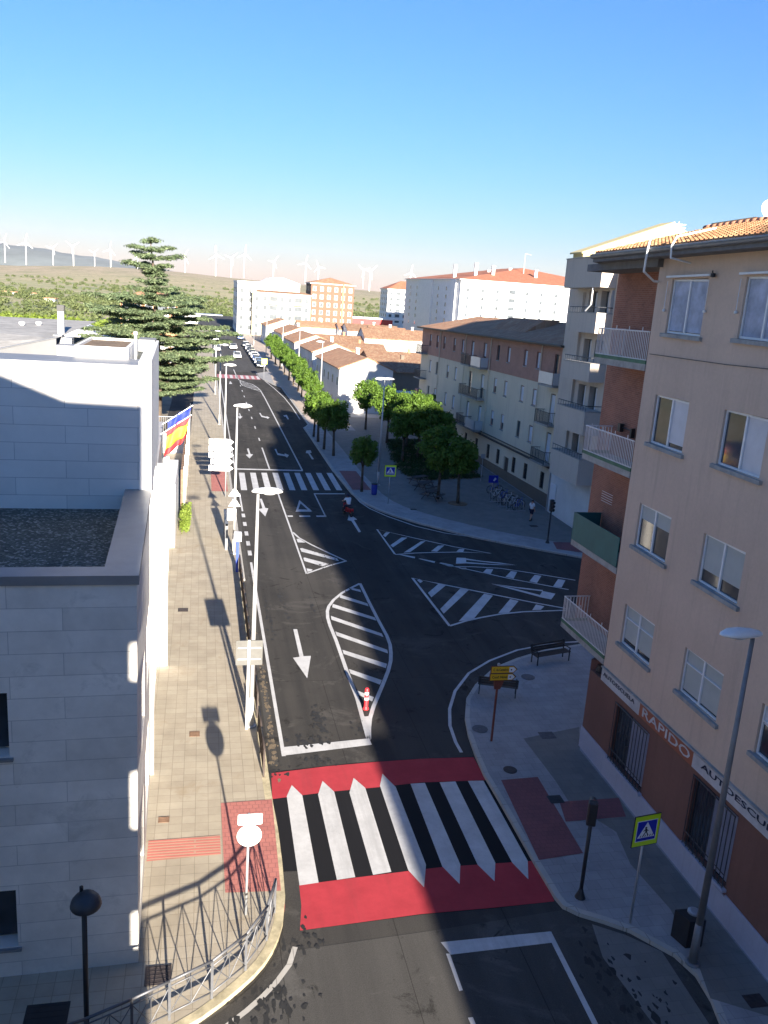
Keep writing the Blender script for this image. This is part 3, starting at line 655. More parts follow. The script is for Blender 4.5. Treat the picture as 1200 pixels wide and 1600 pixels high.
for h in holes: MB().box(h[0]+.05, h[1]-.05, 18.78, 18.84, h[2]+.05, h[3]-.05).build('window', 'glass', LB)
for h in holes: MB().box(h[0]-.05, h[1]+.08, 18.32, 18.6, h[2]-.09, h[2]-.02).build('sill', 'metal_cap', LB)
for h in fh: MB().box(-1.66, -1.62, h[0]+.05, h[1]-.05, h[2]+.05, h[3]-.05).build('window', 'glass', LB)
MB().box(-23.7, -2.03, 18.95, 26.4, 9.40, 9.56).build('flat_roof', 'gravel', LB)
m = MB(); m.box(-24.05, -1.27, 18.35, 18.98, 9.98, 10.19); m.box(-2.03, -1.27, 18.982, 26.4, 9.98, 10.19); m.box(-2.035, -1.98, 18.99, 26.4, 9.5, 9.978); m.box(-23.9, -2.04, 18.93, 18.985, 9.5, 9.978); m.build('parapet_cap', 'metal_cap', LB)
m = MB(); wallgrid(m, 'y', 26.4, -24, -1.30, 9.3, 13.9, [], .2, 1); m.build('upper_wall', 'stone_panel_hi', LB)
m = MB(); m.box(-1.62, -1.26, 26.34, 35.4, 10.0, 14.05); m.build('corner_pier', 'white_wall', LB)
m = MB(); m.box(-24, -1.62, 26.34, 28.3, 13.83, 13.93); m.box(-24, -1.62, 26.33, 26.40, 13.70, 13.829); m.build('roof_cap', 'metal_cap', LB)
MB().box(-24, -1.63, 26.7, 40, 13.2, 13.70).build('upper_roof', 'gravel', LB)
MB().box(-24, -1.4, 40, 52, 0, 8.2).build('rear_block', 'facade_grey', LB)
for (y0, y1, z0, z1, d) in ((35.6, 36.15, 0, 9.0, .42), (26.9, 27.1, 0, 10, .10), (30.6, 30.8, 3.2, 10, .12), (39.5, 39.9, 0, 7.6, .35), (44.0, 44.3, 0, 7.2, .3), (48.5, 48.8, 0, 6.8, .3)): MB().box(-1.33, -1.30+d, y0, y1, z0, z1).build('fin', 'white_wall', LB)
for (y0, y1) in ((37, 39.2), (40.4, 43.6), (44.8, 48.1)): MB().box(-1.44, -1.36, y0, y1, 1.0, 6.0).build('window', 'glass', LB)
LB.rotation_euler = (0, 0, radians(1.35))
# rooftop items
def GZ(x, y, z): return G(x, y, z)
rt_ = thing('rooftop_plant_box', (-3.0, 29, 13.9), 'white walled rooftop planter box with brown soil behind the grey parapet', 'planter')
m = MB()
for b in ((-3.86, -2.25, 28.3, 28.40), (-3.86, -2.25, 32.3, 32.4), (-3.86, -3.76, 28.40, 32.3), (-2.35, -2.25, 28.40, 32.3)): m.box(*b, 13.7, 14.26)
m.build('box_wall', 'white_wall', rt_); MB().box(-3.76, -2.35, 28.40, 32.3, 13.75, 14.18).build('soil', 'soil', rt_)
rng0 = np.random.default_rng(2)
ch = thing('chimney', (-4.95, 33, 13.7), 'tall slim white chimney with a black cap on the roof left of the planter', 'chimney')
MB().box(-5.04, -4.84, 33, 33.2, 13.5, 15.05).build('stack', 'white_wall', ch); MB().box(-5.06, -4.82, 32.98, 33.22, 15.05, 15.27).build('cap', 'black_metal', ch)
ac = thing('air_vent_unit', (-4.8, 32, 13.7), 'pale louvred ventilation box around the foot of the slim white chimney', 'ventilation unit')
m = MB(); m.box(-5.02, -4.74, 31.8, 32.4, 13.6, 14.30); m.box(-4.72, -4.42, 31.8, 32.4, 13.6, 14.22)
m.build('housing', 'metal_cap', ac); m = MB()
for k in range(4): m.box(-4.70, -4.44, 31.76, 31.8, 13.75+k*.11, 13.80+k*.11)
m.build('louvre', 'galv', ac)
gw = thing('rooftop_screen_wall', (-6, 29, 13.7), 'long grey sloping wall and raised gravel roof at the left edge', 'wall')
MB().extr([(-4.72, 30.5, 13.6), (-6.3, 28.5, 13.6), (-12, 28.3, 13.6), (-12, 28.3, 13.72), (-6.3, 28.5, 13.93), (-4.72, 30.5, 14.29)], (-.02, .16, 0)).build('wall', 'grey_wall', gw)
MB().poly([(-6.3, 28.68, 13.9), (-4.74, 30.68, 14.26), (-4.74, 42, 14.3), (-22, 42, 14.2), (-12, 28.48, 13.7)]).build('raised_roof', 'concrete', gw)
MB().extr([(-4.70, 30.48, 14.29), (-6.3, 28.48, 13.935), (-6.3, 28.48, 13.965), (-4.70, 30.48, 14.325)], (-.03, .22, 0)).build('cap', 'metal_cap', gw)
bx = thing('rooftop_stair_box', (-4.4, 30, 13.7), 'small white box with a dark shaded side next to the slim chimney', 'roof box')
MB().box(-4.63, -4.0, 30.0, 30.7, 13.6, 14.05).build('box_wall', 'white_wall', bx); MB().box(-4.66, -3.97, 29.97, 30.73, 14.05, 14.1).build('lid', 'metal_cap', bx)
vp_ = MB(); vp_.tube((-2.12, 29.5, 13.6), (-2.12, 29.5, 14.62), .045, n=10); vp_.tube((-2.12, 29.5, 14.60), (-2.12, 29.5, 14.70), .07, n=10)
setp(vp_.build('vent_pipe', 'white_metal', None, (-2.12, 29.5, 13.7), True), 'thin white vent pipe standing right of the rooftop planter', 'vent pipe')
for i, (x, y, lab) in enumerate(((-6.9, 36.5, 'left stubby white roof vent behind the grey screen wall'), (-6.4, 37.2, 'right stubby white roof vent behind the grey screen wall'))):
    setp(MB().lathe([(.07, 0), (.07, .2), (.12, .22), (.12, .3), (.03, .33)], (x, y, 14.1), 12).build('roof_vent', 'white_metal', None, (x, y, 13.9), True), lab, 'roof vent', 'small vents on the stone building roof')
dk = thing('dark_roof_unit', (-2, 34, 13.5), 'dark grey boxy unit beside the vent pipe in front of the cedar', 'roof unit')
MB().box(-2.35, -1.75, 34, 35.3, 13.2, 14.15).build('housing', 'grey_wall', dk)

# ================================================================ PINK BUILDING (right)
YR = 21.8   # building storeys read level here; the street climbs 2 % beside them
PB = thing('apartment_building', (20, 20, 0), 'pink rendered apartment block with brick end bay and tiled roof on the right', 'building')
ROWS = [(5.28, 6.74), (8.82, 10.32), (12.35, 13.94), (15.88, 17.55)]
COLS = [(23.56, 25.6), (19.7, 21.72), (15.9, 17.95), (12.0, 14.0), (8.1, 10.1)]
holes = [(a, b, z0, z1) for (z0, z1) in ROWS for (a, b) in COLS]
m = MB(); wallgrid(m, 'x', 14.4, 5.0, 26.5, 4.0, 18.3, holes, .16, 1)
m.poly([(14.4, 26.5, 4.0), (15.5, 26.5, 4.0), (15.5, 26.5, 18.3), (14.4, 26.5, 18.3)]); m.box(14.9, 26, 5, 26.4, .1, 18.2)
m.build('wall', 'pink_stucco', PB, shear=YR)
m = MB(); m.box(15.5, 15.7, 26.45, 29.95, 3.9, 18.1)
m.extr([(15.5, 29.95, 3.9), (15.62, 30.1, 3.9), (15.62, 30.1, 18.1), (15.5, 29.95, 18.1)], (.3, 0, 0))
m.prism([(15.52, 29.96), (15.56, 31.7), (26, 31.7), (26, 26), (15.9, 26)], 3.9, 18.1); m.build('brick_wall', 'brick_red', PB, shear=YR)
# ground floor
gh = [(22.9, 25.2, 1.05, 3.2), (18.05, 20.2, 1.05, 3.3), (12.6, 14.8, 1.05, 3.3)]
m = MB(); wallgrid(m, 'x', 14.42, 4.0, 27.5, 0.0, 3.45, gh, .2, 1)
m.prism([(14.42, 27.5), (20, 31.2), (26, 31.5), (26, 27), (15, 27)], 0, 3.85)
m.poly([(14.42, 4, 3.45), (14.42, 27.5, 3.45), (15.2, 27.5, 3.45), (15.2, 4, 3.45)]); m.build('ground_floor_wall', 'ground_ochre', PB, shear=YR)
m = MB()
for a, b in ((4.0, 12.5), (14.9, 17.95), (20.3, 22.8), (25.3, 27.52)): m.box(14.375, 14.415, a, b, -.1, .98)
m.box(14.375, 14.415, 12.5, 14.9, -.1, .9); m.box(14.375, 14.415, 17.95, 20.3, -.1, .9); m.box(14.375, 14.415, 22.8, 25.3, -.1, .9)
m.extr([(14.39, 27.54, -.1), (19.9, 31.2, -.1), (19.9, 31.2, .95), (14.39, 27.54, .95)], (.02, -.04, 0)); m.build('plinth', 'plinth_paint', PB)
# windows: sliding aluminium pairs, some with blinds
def win_sliding(w_, h_, bars=False):
    """window facing -X, centred on origin in Y, sill at z=0"""
    f = MB(); t = .06
    f.box(0, .07, -w_/2, w_/2, 0, t); f.box(0, .07, -w_/2, w_/2, h_-t, h_); f.box(0, .07, -w_/2, -w_/2+t, t, h_-t); f.box(0, .07, w_/2-t, w_/2, t, h_-t); f.box(-.01, .06, -.035, .035, t, h_-t)
    f.box(-.01, .05, -w_/2+t, -.035, h_*.66, h_*.66+.035) if bars else None
    f.box(-.01, .05, .035, w_/2-t, h_*.66, h_*.66+.035) if bars else None
    return f
rnd = random.Random(3)
first = {}
def blind_panel(parent, w_, h_, lo, side, mat):
    a, b = (-w_/2+.07, w_/2-.07) if side == 0 else ((-w_/2+.07, -.04) if side < 0 else (.04, w_/2-.07))
    return a, b
BL = {(3, 0): (.95, 0, 'curtain'), (3, 1): (1.0, 0, 'curtain'), (3, 2): (.5, 0, 'curtain'), (2, 0): (.88, -1, 'blind'), (2, 1): (1.0, -1, 'blind'), (2, 2): (.6, 0, 'blind'), (1, 0): (.35, 0, 'blind_green'), (1, 1): (.72, 0, 'blind_green'), (1, 2): (.5, 0, 'blind'),
      (0, 0): (.85, 0, 'blind_green'), (0, 1): (.92, 0, 'blind_green'), (0, 2): (.4, 0, 'blind')}
for r, (z0, z1) in enumerate(ROWS):
    key = r == 0
    for c, (a, b) in enumerate(COLS):
        w_, h_ = b-a-.04, z1-z0-.02
        yc = (a+b)/2; zz = z0 + .01 - .02*(yc-YR)
        kk = (r == 0)
        if (r,) not in first:
            wo_ = win_sliding(w_, h_, kk).build('window', 'alu_white', PB, local=True)
            WL[wo_.name] = Vector((0, 0, 0)); wo_.location = (14.46-20, yc-20, zz)
            MB().box(.045, .06, -w_/2+.05, w_/2-.05, .05, h_-.05).build('pane', 'glass', wo_)
            first[(r,)] = wo_
            sl_ = MB().box(-.16, .06, -w_/2-.17, w_/2+.15, -.13, -.012).build('sill', 'sill', PB, local=True); WL[sl_.name] = Vector(); sl_.location = wo_.location; first[('s', r)] = sl_
            wp = wo_
        else:
            wp = first[(r,)].copy(); COL.objects.link(wp); wp.location = (14.46-20, yc-20, zz)
            for ch_ in first[(r,)].children:
                if ch_.name.startswith('pane'): q_ = ch_.copy(); COL.objects.link(q_); q_.parent = wp
            s2 = first[('s', r)].copy(); COL.objects.link(s2); s2.location = wp.location
            WL[wp.name] = Vector()
        if (r, c) in BL:
            fr_, sd_, mt_ = BL[(r, c)]
            a2, b2 = blind_panel(wp, w_, h_, 0, sd_, mt_)
            MB().box(.035, .043, a2, b2, h_*(1-fr_)+.05*(fr_ == 1), h_-.06).build('blind', mt_, wp)
# grilles on the ground floor
for i, (a, b, z0, z1) in enumerate(gh):
    g = MB(); yc = (a+b)/2; dz = -.02*(yc-YR)
    g.tube((14.34, a+.02, z1+dz), (14.34, b-.02, z1+dz), .022); g.tube((14.34, a+.02, z0+.05+dz), (14.34, b-.02, z0+.05+dz), .022); g.tube((14.34, a+.02, z0+.4+dz), (14.34, b-.02, z0+.4+dz), .016)
    for k in range(12):
        y = a+.03+(b-a-.06)*k/11; g.tube((14.34, y, z0-.06+dz), (14.34, y, z1+.03+dz), .016, n=6)
    fo = g.build('window_grille', 'dark_metal', PB)
    MB().box(14.5, 14.52, a+.05, (a*.45+b*.55), z0+.1, z1-.1).build('blind', 'grille_blind', PB, shear=YR)
    MB().box(14.54, 14.56, a+.02, b-.02, z0+.02, z1-.02).build('pane', 'glass', PB, shear=YR)
    MB().box(14.28, 14.6, a-.08, b+.08, z0-.1, z0-.012).build('sill', 'plinth_paint', PB, shear=YR)
# shop band with its lettering
bd = MB().box(14.34, 14.41, 4.5, 26.46, 3.50, 3.98).build('shop_sign', 'band_white', PB, shear=YR)
MB().box(14.30, 14.42, 4.5, 26.48, 3.985, 4.03).build('cornice', 'concrete', PB, shear=YR)
def band(a, b, mat, z0=3.505, z1=3.975, x=14.333): return MB().box(x, x+.006, a, b, z0, z1).build('sign_panel', mat, bd, shear=YR)
band(20.35, 23.6, 'orange_sign')
dirY, dirZ = (0, -1, .02), (0, 0, 1)
def sgn(txt, y0, y1, size, mat, z):
    yc = (y0+y1)/2
    text_mesh(txt, size, mat, (14.325, yc, z-.02*(yc-YR)), dirY, dirZ, bd, width=abs(y1-y0))
sgn('AUTOESCUELA', 26.3, 23.95, .21, 'navy', 3.80); sgn('RAPIDO', 23.4, 20.5, .44, 'band_white', 3.74); sgn('AUTOESCUELA', 19.9, 15.9, .25, 'navy', 3.80)
# cable along the facade, little wall lamp, cornice under the sign
m = MB(); m.path([(14.36, 26.3, 15.2), (14.36, 22.0, 15.17), (14.36, 16, 15.25), (14.36, 8, 15.3)], .012, 5); m.build('cable', 'dark_metal', PB, shear=YR)
m = MB()
for c, (a, b) in enumerate(COLS[:3]):
    for y in (a-.14, b+.14): m.path([(14.33, y, 17.5), (14.33, y, 16.65)], .012, 5); m.lathe([(.0, -.05), (.05, -.03), (.05, .03), (0, .05)], (14.33, y, 16.6), 8)
    m.box(14.28, 14.38, a-.2, b+.2, 17.60, 17.66)
m.build('awning_rod', 'alu_white', PB, shear=YR)
m = MB(); m.path([(14.3, 23.25, 17.75), (14.3, 23.25, 17.6)], .02); m.lathe([(.0, -.07), (.07, -.05), (.07, .04), (0, .07)], (14.3, 23.2, 17.62), 10); m.build('wall_lamp', 'black_metal', PB, shear=YR)
m = MB(); m.path([(13.62, 25.9, 18.75), (13.55, 25.85, 18.4), (13.6, 26.0, 17.75), (14.2, 26.4, 17.5), (14.6, 26.55, 17.5)], .035, 8)
m.path([(15.2, 24.9, 19.1), (13.75, 24.55, 18.72), (13.6, 24.5, 18.45), (13.62, 24.5, 18.1), (14.3, 24.5, 18.0)], .03, 8); m.build('drain_pipe', 'white_metal', PB, shear=YR)
# roof: real corrugated tiles
def tilegrid(x0, z0, x1, z1, y0, y1, rows, pitch=.235, amp=.045, cut=None):
    mb = MB(); ny = int((y1-y0)/pitch)*8; lx = x1-x0
    for r in range(rows):
        a = r/rows; b = (r+1)/rows
        vs = []
        for t, lift in ((a, .05), (b, .0)):
            for i in range(ny+1):
                y = y0 + pitch*i/8; ph = 2*pi*i/8
                vs.append((x0+lx*t, y, z0+(z1-z0)*t + lift + amp*cos(ph)))
        k = ny+1; fs = [(i, i+1, k+i+1, k+i) for i in range(ny)]
        # little front lip
        vs += [(x0+lx*a, y0+pitch*i/8, z0+(z1-z0)*a - .02) for i in range(ny+1)]
        fs += [(2*k+i, 2*k+i+1, i+1, i) for i in range(ny)]
        mb.add(vs, fs)
    return mb
tilegrid(13.78, 18.50, 18.3, 19.72, 5.0, 30.3, 12).build('roof', 'tile_roof_near', PB, shear=YR)
m = MB(); m.poly([(18.3, 5, 19.7), (18.3, 30.6, 19.7), (24, 30.6, 18.4), (24, 5, 18.4)]); m.poly([(13.9, 30.25, 18.48), (18.3, 30.25, 19.7), (20.0, 32.2, 18.55), (15.4, 32.2, 18.45)]); m.build('roof_back', 'tile_roof', PB, shear=YR)
m = MB()
for k in range(64):
    y = 5.1+k*.4; m.tube((18.3, y, 19.76), (18.3, y+.43, 19.78), .12, .10, n=8)
m.build('ridge', 'ridge_tile', PB, shear=YR, smooth=True)
m = MB(); m.box(13.75, 14.6, 4.9, 30.2, 18.2, 18.40); m.box(14.2, 15.8, 26.3, 31.6, 17.95, 18.2); m.extr([(15.2, 30.2, 18.2), (13.8, 30.2, 18.2), (15.4, 32.0, 18.2)], (0, 0, .2)); m.build('eave', 'soffit', PB, shear=YR)
m = MB(); m.tube((13.70, 4.9, 18.40), (13.70, 30.2, 18.40), .085, n=10); m.box(13.60, 13.8, 4.9, 30.2, 18.42, 18.455); m.build('gutter', 'gutter', PB, shear=YR)
# balconies on the brick bay
BZ = [3.92, 7.38, 10.85, 14.50]
for i, z in enumerate(BZ):
    slab = MB(); slab.box(14.38, 15.5, 26.53, 30.42, z, z+.22)
    b = slab.build('balcony', 'concrete', PB, shear=28)
    if i == 1:
        p = MB(); p.box(14.36, 14.39, 26.56, 30.4, z+.24, z+1.32); p.box(14.36, 15.5, 30.38, 30.41, z+.24, z+1.32); p.build('solid_panel', 'green_panel', b, shear=28)
    else:
        gs = MB(); gs.box(14.37, 14.43, 26.53, 30.42, z+.222, z+.34); gs.box(14.37, 15.5, 30.38, 30.43, z+.222, z+.34); gs.build('edge_strip', 'green_strip', b, shear=28)
        r_ = MB(); r_.tube((14.40, 26.55, z+1.28), (14.40, 30.4, z+1.28), .022); r_.tube((14.40, 26.55, z+.36), (14.40, 30.4, z+.36), .018); r_.tube((14.40, 30.4, z+1.28), (15.5, 30.4, z+1.28), .022)
        for k in range(33):
            y = 26.58+k*(30.38-26.58)/32; r_.tube((14.40, y, z+.3), (14.40, y, z+(1.42 if k % 8 == 4 else 1.28)), .016, n=6)
        for k in range(9): r_.tube((14.42+k*.13, 30.4, z+.3), (14.42+k*.13, 30.4, z+1.28), .016, n=6)
        r_.build('railing', 'rail_pale', b, shear=28)
for z, y0 in ((12.2, 28.6), (7.9, 28.4)):
    m = MB(); m.tube((15.40, y0, z), (15.40, y0+.9, z+.03), .02); m.box(15.3, 15.45, y0+.85, y0+1.05, z-.15, z+.15); m.box(15.3, 15.45, y0-.05, y0+.05, z-.25, z+.1)
    m.build('line_bracket', 'black_metal', PB, shear=28)
m = MB()
for k in range(5): m.tube((15.0, 28.7, 9.75+k*.001-k*.09), (15.0, 29.6, 9.75-k*.09), .008, n=4)
m.build('clothes_line', 'rail_pale', PB, shear=28)
m = MB(); m.lathe([(.02, -.5), (.2, -.42), (.24, -.1), (.18, .1), (.05, .16)], (14.75, 27.2, 3.5), 10); m.build('cable_coil', 'black_metal', PB)
sd_ = thing('satellite_dish', (19.0, 28.2, 19.6), 'round white satellite dish behind the tiled ridge at the right edge', 'satellite dish')
prof = [(0.02, -.10), (.18, -.08), (.30, -.03), (.38, .05), (.39, .055), (.31, -.015), (.18, -.06), (.02, -.08)]
dm = MB(); dm.lathe(prof, (0, 0, 0), 20); Rm = Matrix.Rotation(radians(68), 3, 'X')
dm.v = [tuple(Rm @ Vector(p) + Vector((18.95, 27.85, 20.05))) for p in dm.v]; dm.build('dish', 'white_metal', sd_, smooth=True)
MB().tube((18.95, 27.9, 19.3), (18.95, 27.9, 20.0), .03).build('mast', 'galv', sd_)
MB().tube((18.95, 27.85, 20.05), (18.95, 27.4, 20.1), .015).tube((18.95, 27.42, 20.06), (18.95, 27.36, 20.14), .04).build('feed_arm', 'dark_metal', sd_)
rb = thing('ridge_parapet', (18.9, 29.5, 19.5), 'small cream parapet just behind the ridge, left of the satellite dish', 'parapet')
MB().box(18.7, 19.3, 28.3, 31.0, 19.2, 19.88).build('wall', 'yellow_stucco', rb, shear=28)
an = thing('roof_antenna', (18.5, 33.5, 19.4), 'grey slatted antenna panel on the ridge of the tiled roof', 'antenna')
m = MB(); m.tube((18.6, 33.2, 18.6), (18.6, 33.2, 20.0), .02)
for k in range(5): m.tube((18.4, 33.2, 19.45+k*.11), (18.85, 33.1, 19.45+k*.11), .022, n=5)
m.build('rods', 'galv', an)

# ================================================================ TAUPE BUILDING WITH SOLID BALCONIES
TB = thing('apartment_building', (30, 58, 0), 'taupe apartment block with solid grey balcony boxes between the pink and the cream block', 'building')
m = MB(); lh = [(56.9, 58.3, 17.75-2.5, 17.6), (58.9, 60.3, 15.25, 17.6), (57.0, 58.3, 11.9, 14.2), (58.9, 60.2, 11.9, 14.2), (57.0, 58.3, 8.5, 10.9), (58.9, 60.2, 8.5, 10.9), (57.0, 58.2, 5.2, 7.5), (58.9, 60.2, 5.2, 7.5)]
wallgrid(m, 'x', 27.5, 50, 63.9, 4.6, 19.3, lh, .5, 1); m.box(28.05, 45, 50, 63.9, 0, 19.2); m.box(27.5, 28.05, 49.98, 50.0, 4.6, 19.3); m.box(27.5, 28.05, 63.9, 63.92, 4.6, 19.3)
m.build('wall', 'taupe_stucco', TB, shear=58)
MB().box(27.62, 28.1, 50, 63.8, -.1, 4.6).build('ground_floor_wall', 'white_render', TB)
for h in lh:
    k = lh.index(h)
    MB().box(27.9, 27.94, h[0]+.05, h[1]-.05, h[2], h[3]-.05).build('window', 'glass_far', TB, shear=58)
    if k % 4 in (0, 1, 3): MB().box(27.8, 27.86, h[0]+.1, h[0]+.85, h[2], h[3]-.1).build('curtain', 'blind', TB, shear=58)
m = MB(); m.box(27.3, 27.52, 56.3, 56.55, 15, 17.6); m.box(27.3, 27.52, 60.9, 61.1, 4.6, 17.5); m.build('mullion', 'taupe_stucco', TB, shear=58)
for i, (z0, z1, y0, y1, x0) in enumerate(((17.75, 19.78, 56.2, 62.4, 26.35), (14.65, 16.0, 56.2, 60.9, 26.35), (11.3, 12.55, 56.2, 60.8, 26.35), (7.6, 9.25, 55.8, 60.7, 26.2), (4.0, 5.85, 55.8, 60.8, 26.2))):
    b = MB().box(x0, 27.5, y0, y1, z0, z1)
    bo = b.build('balcony', 'taupe_stucco', TB, shear=58)
    if i:
        MB().box(x0-.03, 27.5, y0-.03, y1+.03, z1, z1+.06).build('coping', 'concrete', bo, shear=58)
        r_ = MB(); r_.tube((x0+.05, y0+.05, z1+.42), (x0+.05, y1, z1+.42), .03); r_.tube((x0+.05, y0+.05, z1+.42), (27.5, y0+.05, z1+.42), .03)
        for k in range(12): y = y0+.05+(y1-y0-.1)*k/11; r_.tube((x0+.05, y, z1+.05), (x0+.05, y, z1+.42), .015, n=4)
        r_.build('railing', 'dark_metal', bo, shear=58)
    else: MB().box(x0-.04, 27.5, y0-.04, y1+.04, z1, z1+.08).build('coping', 'metal_cap', bo, shear=58)
m = MB(); m.path([(26.3, 57.2, 17.7), (26.3, 57.2, 16.6), (26.25, 57.9, 16.15)], .05, 8); m.build('drain_pipe', 'white_metal', TB, shear=58)
m = MB(); m.tube((27.55, 63.6, 0), (27.55, 63.6, 9), .06, n=8); m.build('down_pipe', 'galv', TB)
pt = MB(); pt.extr([(27.4, 62.0, 19.3), (27.4, 62.0, 20.25), (34.3, 62.0, 22.85), (42.0, 62.0, 19.9), (42.0, 62.0, 19.3)], (0, 1.8, 0)); pt.build('attic_wall', 'yellow_stucco', TB)
m = MB(); m.extr([(27.2, 61.8, 20.18), (34.3, 61.8, 22.87), (34.3, 61.8, 22.99), (27.2, 61.8, 20.3)], (0, 2.2, 0)); m.build('attic_coping', 'yellow_stucco', TB)
m = MB(); m.poly([(27.4, 50, 19.35), (44, 50, 19.35), (44, 62, 19.35), (27.4, 62, 19.35)]); m.build('upper_roof', 'tile_roof_x', TB)
MB().box(27.55, 27.61, 62.2, 63.3, 1.2, 2.6).build('notice_board', 'sign_white', TB)

# ================================================================ CREAM BUILDING
CB = thing('apartment_building', (32, 86, 0), 'long cream apartment block with a brick top storey and brown tiled roof behind the plaza', 'building')
YC = 64.0; YE = 110.5
UP = [42.3, 38.9, 35.8, 31.5, 28.2, 20.1, 16.3, 13.3, 8.9, 5.9]
LO = [39.0, 35.9, 31.6, 28.3, 16.4, 13.3, 8.9, 5.9]
BALD = {24.4: 1, 20.5: 0}
winA = [s for s in UP if s not in (28.2,)] ; rows = [(11.15, 12.58), (8.0, 9.42), (4.8, 6.25)]
holes = []; wins = []
for ri, (z0, z1) in enumerate(rows):
    for s in ([42.3, 38.9, 35.8, 31.5, 28.2, 16.3, 13.3, 8.9, 5.9] if ri == 0 else [41.6, 38.4, 33.5, 30.2, 16.4, 13.4, 9.0, 6.0]):
        holes.append((YC+s-.42, YC+s+.42, z0, z1)); wins.append((YC+s, z0, z1, 'w'))
    for s in (24.6, 20.4, 1.9): holes.append((YC+s-.48, YC+s+.48, z0-1.0, z1)); wins.append((YC+s, z0-1.0, z1, 'd'))
for s in (36, 32, 28.2, 24.3, 20.5, 16.6, 13.6, 9.2, 6.2, 2.3): holes.append((YC+s-.42, YC+s+.42, 1.45, 2.85)); wins.append((YC+s, 1.45, 2.85, 'g'))
holes.append((YC+10.6, YC+11.8, .0, 2.5))
m = MB(); wallgrid(m, 'x', 28.0, YC, YE, -.5, 10.05, [h for h in holes if h[3] < 10.4 and h[2] < 9.9], .22, 1); m.box(28.6, 44, YC+.05, YE-.05, -.5, 13.2); m.box(28.0, 28.6, YE-.01, YE, -.5, 10.05); m.box(28.0, 28.6, YC, YC+.01, -.5, 10.05)
m.build('wall', 'cream_stucco', CB, shear=YC)
m = MB()
uh = [(a, b, max(c, 10.06), d) for (a, b, c, d) in holes if d > 12]
wallgrid(m, 'x', 27.96, YC, YE, 10.05, 13.3, uh, .26, 1); m.box(27.96, 28.6, YE-.015, YE+.02, 10.05, 13.3); m.build('brick_storey_wall', 'brick_band', CB, shear=YC)
MB().box(27.93, 27.995, YC, YE, -.5, 1.25).build('plinth', 'brown_plinth', CB, shear=YC)
m = MB(); m.box(27.8, 28.0, YC, YE, 3.42, 3.55); m.box(27.85, 28.0, YC, YE, 3.75, 3.8); m.build('cornice', 'frame_dark', CB, shear=YC)
# dark-brown door
MB().box(28.1, 28.15, YC+10.65, YC+11.75, .1, 2.5).build('door', 'frame_dark', CB, shear=YC)
protoW = {}
rr = random.Random(5)
def cream_window(yc, z0, z1, typ):
    w_ = .80 if typ != 'd' else .92; h_ = z1-z0
    sh_ = rr.choice(['full', 'full', 'half', 'open', 'half']) if typ != 'g' else 'grille'
    key = (typ, sh_, round(h_, 2))
    loc = Vector((28.1, yc, z0-.02*(yc-YC))) - Vector((32, 86, 0))
    if key not in protoW:
        f = MB(); t = .06
        f.box(0, .06, -w_/2, -w_/2+t, 0, h_-.02); f.box(0, .06, w_/2-t, w_/2, 0, h_-.02); f.box(0, .06, -w_/2, w_/2, h_-t-.02, h_-.02); f.box(0, .06, -w_/2, w_/2, 0, t)
        o = f.build('window', 'red_trim' if (typ == 'w' and sh_ != 'open') else 'frame_dark', CB, local=True); WL[o.name] = Vector(); o.location = loc
        MB().box(.03, .05, -w_/2+t, w_/2-t, t, h_-t).build('pane', 'glass_far', o)
        if sh_ in ('full', 'half'):
            b0 = t if sh_ == 'full' else h_*.45
            s_ = MB(); n_ = int((h_-t-b0)/.09)
            for k in range(n_): s_.box(-.02, .02, -w_/2+t, w_/2-t, b0+k*.09, b0+k*.09+.08)
            s_.build('shutter', 'shutter', o)
        if sh_ == 'grille':
            s_ = MB()
            for k in range(7): s_.box(-.09, -.07, -w_/2+k*w_/6-.012, -w_/2+k*w_/6+.012, 0, h_)
            for k in range(5): s_.box(-.085, -.065, -w_/2, w_/2, .05+k*(h_-.1)/4, .075+k*(h_-.1)/4)
            s_.build('grille', 'black_metal', o)
        if typ == 'w': MB().box(-.17, .04, -w_/2-.06, w_/2+.06, -.08, -.004).build('sill', 'sill', o)
        protoW[key] = o
    else:
        o = protoW[key].copy(); COL.objects.link(o); o.location = loc
        for ch_ in protoW[key].children: q_ = ch_.copy(); COL.objects.link(q_); q_.parent = o
for wdef in wins: cream_window(*wdef)
# balconies: pairs over the door axis, single ones at the near end
def rail_balcony(y0, y1, z, solid=False):
    b = MB().box(27.15, 28.0, y0, y1, z-.14, z).build('balcony', 'concrete', CB, shear=YC)
    r_ = MB()
    if solid:
        r_.box(27.15, 27.19, y0, y1, z+.05, z+1.0); r_.box(27.15, 28, y0, y0+.04, z+.05, z+1.0); r_.build('railing', 'sign_back', b, shear=YC)
    else:
        r_.tube((27.18, y0, z+1.0), (27.18, y1, z+1.0), .025); r_.tube((27.18, y0+.02, z+1.0), (28, y0+.02, z+1.0), .025); r_.tube((27.18, y1-.02, z+1.0), (28, y1-.02, z+1.0), .025)
        n_ = int((y1-y0)/.13)
        for k in range(n_+1): y = y0+(y1-y0)*k/n_; r_.box(27.17, 27.19, y-.012, y+.012, z, z+1.0)
        for k in range(6):
            for yy in (y0+.02, y1-.02): r_.box(27.2+k*.14, 27.22+k*.14, yy-.01, yy+.01, z, z+1.0)
        r_.build('railing', 'dark_metal', b, shear=YC)
for ri, (z0, z1) in enumerate(rows):
    z = z0-1.0
    if ri == 1: rail_balcony(YC+19.3, YC+25.8, z)
    else: rail_balcony(YC+22.9, YC+25.9, z); rail_balcony(YC+19.1, YC+22.3, z, True)
    rail_balcony(YC+.4, YC+3.4, z, ri == 0)
    rail_balcony(YC+43.2, YC+46.4, z)
